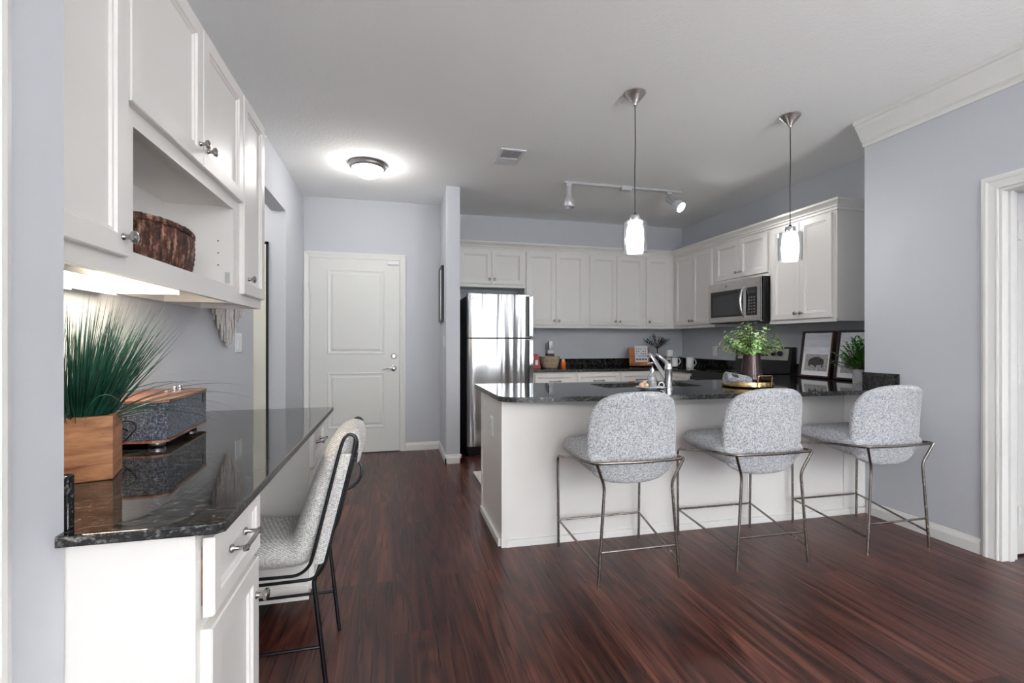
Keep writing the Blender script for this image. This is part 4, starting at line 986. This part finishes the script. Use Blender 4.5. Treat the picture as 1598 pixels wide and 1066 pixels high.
t = thing('woven_basket', 'dark brown woven basket on the open shelf of the wall cabinet', 'basket', (-.775, 1.80, 1.433), R(4))
mb = MB(); prof = [(0, 0), (.80, 0), (.90, .012)]
for i in range(13): prof.append((.93 + .07 * math.sin(i / 12 * 2.2) + (.02 if i % 2 else 0), .016 + i * .0095))
prof += [(.93, .140), (.86, .125), (.82, .012), (0, .012)]
for i in range(len(prof)): prof[i] = (prof[i][0] * .098, prof[i][1])
n_seg = 56
mb.lathe(prof, (0, 0, 0), (0, 0, 1), n_seg, 1, 2.2)
for v in mb.bm.verts:
    a = math.atan2(v.co.y / 2.2, v.co.x); k = 1 + .028 * (1 if int((a + 4) / (2 * math.pi) * n_seg + .5) % 2 else -1); v.co.x *= k; v.co.y *= k
mb.build('basket_body', 'darkbasket', t)
mb = MB()
for s in range(3):
    mb.tube([(.097 * math.cos(a / 48 * 2 * math.pi) * (1 + .02 * math.sin(a * 1.3 + s * 2.1)), .2134 * math.sin(a / 48 * 2 * math.pi), .140 + .006 * math.cos(a * 1.3 + s * 2.1)) for a in range(48)], .0055, 6, True)
mb.build('rim_braid', 'darkbasket', t)

# ------------------------------------------------------------ bar stools
def make_stool():
    t = thing('bar_stool', 'speckled grey upholstered bar stool with bronze tube frame, left of the three at the peninsula', 'stool', (0, 0, 0), 0, 'bar stools at the peninsula')
    # seat: rounded pad, deeper at the back
    mb = MB()
    top = lambda x, y, r: (x * .272, .008 + y * .242, .612 + .050 * math.sqrt(max(0, 1 - r ** 12)) + .005 * (1 - r))
    bot = lambda x, y, r: (x * .272 * (1 - .08 * (1 - r)), .008 + y * .242, .612 - (.074 - .036 * y) * math.sqrt(max(0, 1 - r ** 4)))
    mb.squircle(top, 20, 6); mb.squircle(bot, 20, 6)
    bmesh.ops.remove_doubles(mb.bm, verts=mb.bm.verts, dist=.0005)
    ob = mb.build('seat', 'stoolfab', t, angle=80); ob.modifiers.new('sub', 'SUBSURF').levels = 1; ob.modifiers['sub'].render_levels = 2
    # shell back
    mb = MB()
    def sh(x, y, r):
        z = .720 + .236 * y; wx = .247 * (1 - .02 * y); lean = -.236 - .010 * y - .03 * max(0, y) ** 2 + .055 * max(0, -y - .2) ** 1.5
        return (wx * x, lean + .075 * abs(x) ** 2.3, z)
    mb.squircle(sh, 14, 3.3)
    for f in mb.bm.faces: f.normal_update()
    ob = mb.build('backrest', 'stoolfab', t, angle=80, recalc=True); s = ob.modifiers.new('thick', 'SOLIDIFY'); s.thickness = .042; s.offset = 0
    u = ob.modifiers.new('sub', 'SUBSURF'); u.levels = 1; u.render_levels = 2
    # inner lumbar roll that shows light where it meets the seat
    r_ = .0075
    ring = [(-.262, .236, .46), (-.262, .236, .538), (-.274, .15, .552), (-.278, -.05, .590), (-.246, -.268, .612), (0, -.287, .612), (.246, -.268, .612), (.278, -.05, .590), (.274, .15, .552), (.262, .236, .538), (.262, .236, .46)]
    MB().tube(rounded(ring, .045, 6), r_, 10).build('ring_frame', 'stoolmetal', t)
    for s in (-1, 1):
        MB().tube([(s * .262, .236, .463), (s * .257, .238, .0)], r_, 10).build('leg', 'stoolmetal', t)
        MB().tube(rounded([(s * .236, -.266, .612), (s * .184, -.242, .490), (s * .222, -.252, .0)], .03), r_, 10).build('leg', 'stoolmetal', t)
    for s in (-1, 1):
        MB().tube([(s * .259, .237, .160), (s * .214, -.246, .095)], .006, 8).build('stretcher', 'stoolmetal', t)
    MB().tube([(-.259, .237, .160), (.259, .237, .160)], .006, 8).build('stretcher', 'stoolmetal', t)
    MB().tube([(-.208, -.243, .168), (.208, -.243, .168)], .006, 8).build('footrest', 'stoolmetal', t)
    return t
s1 = make_stool(); s1.location = (1.187, 2.372, 0); s1.rotation_euler = (0, 0, R(-.8))
dup(s1, (1.965, 2.352, 0), R(-1.5), 'speckled grey upholstered bar stool in front of the brass tray, middle of the three')
dup(s1, (2.815, 2.338, 0), R(-1.5), 'speckled grey upholstered bar stool next to the right wall, at the granite upstand')

# ------------------------------------------------------------ desk chair (faces the desk, -X)
t = thing('desk_chair', 'ivory herringbone cushioned chair with dark rod frame pushed up to the desk', 'chair', (-.46, 1.90, 0))
CY0, CY1 = 1.715, 2.085
# padded sling: seat then back, swept profile in X-Z
prof_top = [(-.70, .450), (-.67, .505), (-.56, .522), (-.44, .518), (-.365, .510), (-.345, .530), (-.325, .59), (-.290, .70), (-.240, .82), (-.212, .872), (-.165, .892)]
prof_bot = [(-.70, .425), (-.62, .418), (-.50, .415), (-.40, .412), (-.30, .415), (-.270, .435), (-.235, .52), (-.195, .66), (-.155, .80), (-.135, .850), (-.132, .872)]
mb = MB(); n = len(prof_top); NY = 10; T = []; B = []
for j in range(NY + 1):
    v = j / NY; y = CY0 + .012 + (CY1 - CY0 - .024) * v; e = 1 - (2 * v - 1) ** 8; T.append([]); B.append([])
    for i in range(n):
        m_ = Vector(((prof_top[i][0] + prof_bot[i][0]) / 2, 0, (prof_top[i][1] + prof_bot[i][1]) / 2)); a_, b_ = Vector((prof_top[i][0], 0, prof_top[i][1])), Vector((prof_bot[i][0], 0, prof_bot[i][1]))
        k = .35 + .65 * e; pa, pb = m_ + (a_ - m_) * k, m_ + (b_ - m_) * k
        T[j].append(mb.bm.verts.new((pa.x, y, pa.z))); B[j].append(mb.bm.verts.new((pb.x, y, pb.z)))
for j in range(NY):
    for i in range(n - 1):
        mb.bm.faces.new((T[j][i], T[j][i + 1], T[j + 1][i + 1], T[j + 1][i])); mb.bm.faces.new((B[j][i], B[j + 1][i], B[j + 1][i + 1], B[j][i + 1]))
    mb.bm.faces.new((T[j][0], T[j + 1][0], B[j + 1][0], B[j][0])); mb.bm.faces.new((T[j][-1], B[j][-1], B[j + 1][-1], T[j + 1][-1]))
for j in (0, NY):
    for i in range(n - 1): mb.bm.faces.new((T[j][i], B[j][i], B[j][i + 1], T[j][i + 1]))
ob = mb.build('cushion', 'chairfab', t, world=True, angle=80); u = ob.modifiers.new('sub', 'SUBSURF'); u.levels = 1; u.render_levels = 2
# flap of the cover folded over the back of the chair
mb = MB(); fl = [(-.165, .874), (-.140, .880), (-.118, .862), (-.118, .80), (-.128, .76)]; rows = []
for j in range(9):
    v = j / 8; y = CY0 + .03 + (CY1 - CY0 - .06) * v; rows.append([mb.bm.verts.new((x + .006 * math.sin(v * 9), y, z_ + .006 * math.sin(v * 6 + 1))) for x, z_ in fl])
for j in range(8):
    for i in range(len(fl) - 1): mb.bm.faces.new((rows[j][i], rows[j][i + 1], rows[j + 1][i + 1], rows[j + 1][i]))
ob = mb.build('cover_flap', 'chairfab', t, world=True, angle=80); s = ob.modifiers.new('thick', 'SOLIDIFY'); s.thickness = .008; ob.modifiers.new('sub', 'SUBSURF').render_levels = 2
for y in (CY0, CY1):
    inner_ = (-.70, .408), (-.30, .396), (-.262, .42), (-.165, .80), (-.150, .868)
    loop_ = [(-.70, y, .420), (-.315, y, .412), (-.278, y, .440), (-.182, y, .83), (-.168, y, .872), (-.150, y, .884), (-.131, y, .872), (-.136, y, .83), (-.232, y, .440), (-.262, y, .395), (-.70, y, .392)]
    MB().tube(rounded(loop_, .03, 5), .0055, 8).build('side_frame', 'chairmetal', t, world=True)
    sg = 1 if y == CY1 else -1
    # fabric sleeve stretched between the two rods of the back
    mb = MB()
    q = [(-.268, .445), (-.180, .815), (-.140, .815), (-.236, .445)]
    a_ = [mb.bm.verts.new((x, y - .007, z_)) for x, z_ in q]; b_ = [mb.bm.verts.new((x, y + .007, z_)) for x, z_ in q]
    mb.bm.faces.new(a_); mb.bm.faces.new(b_[::-1])
    for i in range(4): mb.bm.faces.new((a_[i], a_[(i + 1) % 4], b_[(i + 1) % 4], b_[i]))
    bmesh.ops.bevel(mb.bm, geom=mb.bm.edges[:], offset=.004, segments=2, affect='EDGES')
    mb.build('side_sleeve', 'chairfab', t, world=True)
    MB().tube(rounded([(-.262, y, .398), (-.266, y, .385), (-.224, y, .0)], .02), .0075, 10).build('leg', 'chairmetal', t, world=True)
    MB().tube([(-.66, y, .398), (-.69, y, .0)], .0075, 10).build('leg', 'chairmetal', t, world=True)
    MB().tube([(-.674, y, .162), (-.241, y, .162)], .006, 8).build('stretcher', 'chairmetal', t, world=True)
MB().tube([(-.674, CY0, .20), (-.674, CY1, .20)], .006, 8).build('stretcher', 'chairmetal', t, world=True)
MB().tube([(-.262, CY0, .395), (-.262, CY1, .395)], .006, 8).tube([(-.66, CY0, .394), (-.66, CY1, .394)], .006, 8).build('cross_rail', 'chairmetal', t, world=True)
MB().tube([(-.190 + .058 * math.sin(a / 10 * math.pi) + .02 * (1 - a / 10), 1.90, .70 + .062 * math.cos(a / 10 * math.pi)) for a in range(11)], .006, 8).build('pull_ring', 'chairmetal', t, world=True)

# ------------------------------------------------------------ picture on the narrow wall
t = thing('framed_picture', 'black-framed picture on the narrow wall left of the refrigerator', 'picture', (.495, 5.03, 1.70))
y0, y1, z0, z1 = 4.885, 5.20, 1.415, 1.995
MB().box(.468, .4945, y0, y0 + .02, z0, z1, .002).box(.468, .4945, y1 - .02, y1, z0, z1, .002).box(.468, .4945, y0 + .02, y1 - .02, z0, z0 + .02, .002).box(.468, .4945, y0 + .02, y1 - .02, z1 - .02, z1, .002).build('frame', 'black', t, world=True)
MB().box(.478, .492, y0 + .0201, y1 - .0201, z0 + .0201, z1 - .0201).build('print', 'sky', t, world=True)

# ------------------------------------------------------------ ceiling fixtures
def pendant():
    t = thing('pendant_lamp', 'glass pendant lamp over the left part of the peninsula, near the track light', 'lamp', (0, 0, H), 0, 'pendant lamps over the peninsula')
    MB().lathe([(0, 0), (.066, 0), (.066, -.006), (.012, -.068), (.010, -.075), (0, -.075)], (0, 0, 0), (0, 0, 1), 32).build('canopy', 'nickel', t)
    MB().tube([(0, 0, -.07), (.002, 0, -.3), (-.001, .001, -.5), (0, 0, -.745)], .0028, 6).lathe([(0, -.735), (.009, -.745), (.013, -.765), (0, -.765)], (0, 0, 0), (0, 0, 1), 12).build('cord', 'black', t)
    MB().lathe([(0, -.755), (.030, -.757), (.032, -.762), (.032, -.812), (.028, -.818), (0, -.818)], (0, 0, 0), (0, 0, 1), 24).build('socket_cap', 'chrome', t)
    MB().lathe([(.028, -.797), (.072, -.797), (.076, -.802), (.074, -.985), (.071, -.985), (.072, -.804), (.028, -.801)], (0, 0, 0), (0, 0, 1), 40).build('glass_shade', 'glass', t)
    MB().lathe([(0, -.819), (.040, -.821), (.047, -.829), (.053, -.90), (.049, -.955), (.042, -.974), (0, -.98)], (0, 0, 0), (0, 0, 1), 32).build('frosted_diffuser', 'frost', t)
    return t
p1 = pendant(); p1.location = (1.445, 2.646, H)
dup(p1, (2.613, 2.653, H), 0, 'glass pendant lamp over the right part of the peninsula, in front of the cabinets')
t = thing('ceiling_light', 'lit dome flush ceiling light with nickel rim in front of the entry door', 'lamp', (-.225, 4.255, H))
MB().lathe([(0, 0), (.160, 0), (.163, -.008), (.155, -.018), (.152, -.030), (.144, -.042), (.132, -.046), (.128, -.030), (0, -.02)], (0, 0, 0), (0, 0, 1), 48).build('rim', 'nickel', t)
MB().lathe([(.131, -.044), (.127, -.060), (.108, -.085), (.075, -.105), (.035, -.116), (0, -.118)], (0, 0, 0), (0, 0, 1), 48).build('dome', 'dome', t)
MB().lathe([(0, -.116), (.008, -.117), (.009, -.124), (.004, -.128), (0, -.132)], (0, 0, 0), (0, 0, 1), 12).build('finial', 'nickel', t)
pl = bpy.data.lights.new('ceiling_light_glow', 'POINT'); pl.energy = 1.8; pl.shadow_soft_size = .1; pl.color = (1, .96, .9)
po = bpy.data.objects.new('ceiling_light_glow', pl); COL.objects.link(po); po.location = (0, 0, -.19); po.parent = t
t = thing('track_light', 'silver ceiling track light with two heads above the kitchen', 'lamp', (2.2, 4.245, H))
MB().box(1.572, 2.828, 4.228, 4.262, 2.718, H - .001, .002).build('track', 'silver', t, world=True)
MB().box(2.16, 2.27, 4.215, 4.275, 2.695, H - .001, .004).build('power_feed', 'silver', t, world=True)
def head(x, aim, tilt, lit):
    ax = Vector(aim).normalized(); p = Vector((x, 4.245, 2.718))
    h = MB().box(x - .028, x + .028, 4.232, 4.258, 2.695, 2.7179, .002).tube([p + Vector((0, 0, -.02)), p + Vector((0, 0, -.075))], .007, 8)
    q = p + Vector((0, 0, -.075)) if lit else p + Vector((0, 0, -.02))
    h.lathe([(0, 0), (.026, 0), (.029, .006), (.030, .095), (.034, .105), (.050, .135), (.055, .15), (.055, .205), (.051, .209), (.048, .207), (.046, .185), (0, .180)], q - ax * (.03 if lit else -.0), ax, 28)
    hd = h.build('lamp_head', 'silver', t, world=True)
    f = MB().lathe([(0, .183), (.045, .186), (.047, .196), (.03, .202), (0, .204)] if lit else [(0, .181), (.044, .181), (.02, .186), (0, .187)], q - ax * (.03 if lit else 0), ax, 28).build('lamp_face', 'bulb' if lit else 'silver', hd, world=True)
    sl = bpy.data.lights.new('track_spot', 'SPOT'); sl.energy = 5 if lit else 12; sl.spot_size = R(95); sl.spot_blend = .6; sl.shadow_soft_size = .04; sl.color = (1, .97, .93)
    so = bpy.data.objects.new('track_spot', sl); COL.objects.link(so); so.parent = t
    so.location = q + ax * .235 - t.location; so.rotation_euler = ax.to_track_quat('-Z', 'Y').to_euler()
head(1.622, (0, 0, -1), 0, False)
head(2.70, (.30, -.72, -.62), 0, True)
t = thing('ceiling_vent', 'white square air vent in the ceiling between dome light and pendant', 'vent', (.92, 3.79, H))
MB().box(.815, 1.025, 3.635, 3.945, H - .010, H - .0005, .003).build('frame', 'vent', t, world=True)
MB().box(.845, .995, 3.665, 3.800, H - .0115, H - .010).build('slat_shade', 'ventdark', t, world=True)  # flat dark sheet painted as the shade between the slats
for k in range(5):
    y = 3.675 + k * .026; MB().box(.845, .995, y, y + .010, H - .0135, H - .0116).build('slat', 'silver', t, world=True)
MB().box(.845, .995, 3.805, 3.915, H - .016, H - .010, .002).build('deflector', 'vent', t, world=True)
# unseen fill light added to brighten the side hall behind the opening
pl = bpy.data.lights.new('hall_fill_light', 'POINT'); pl.energy = 4; pl.shadow_soft_size = .15; pl.color = (1, .96, .88)
po = bpy.data.objects.new('hall_fill_light', pl); COL.objects.link(po); po.location = (-1.75, 3.95, 2.5)
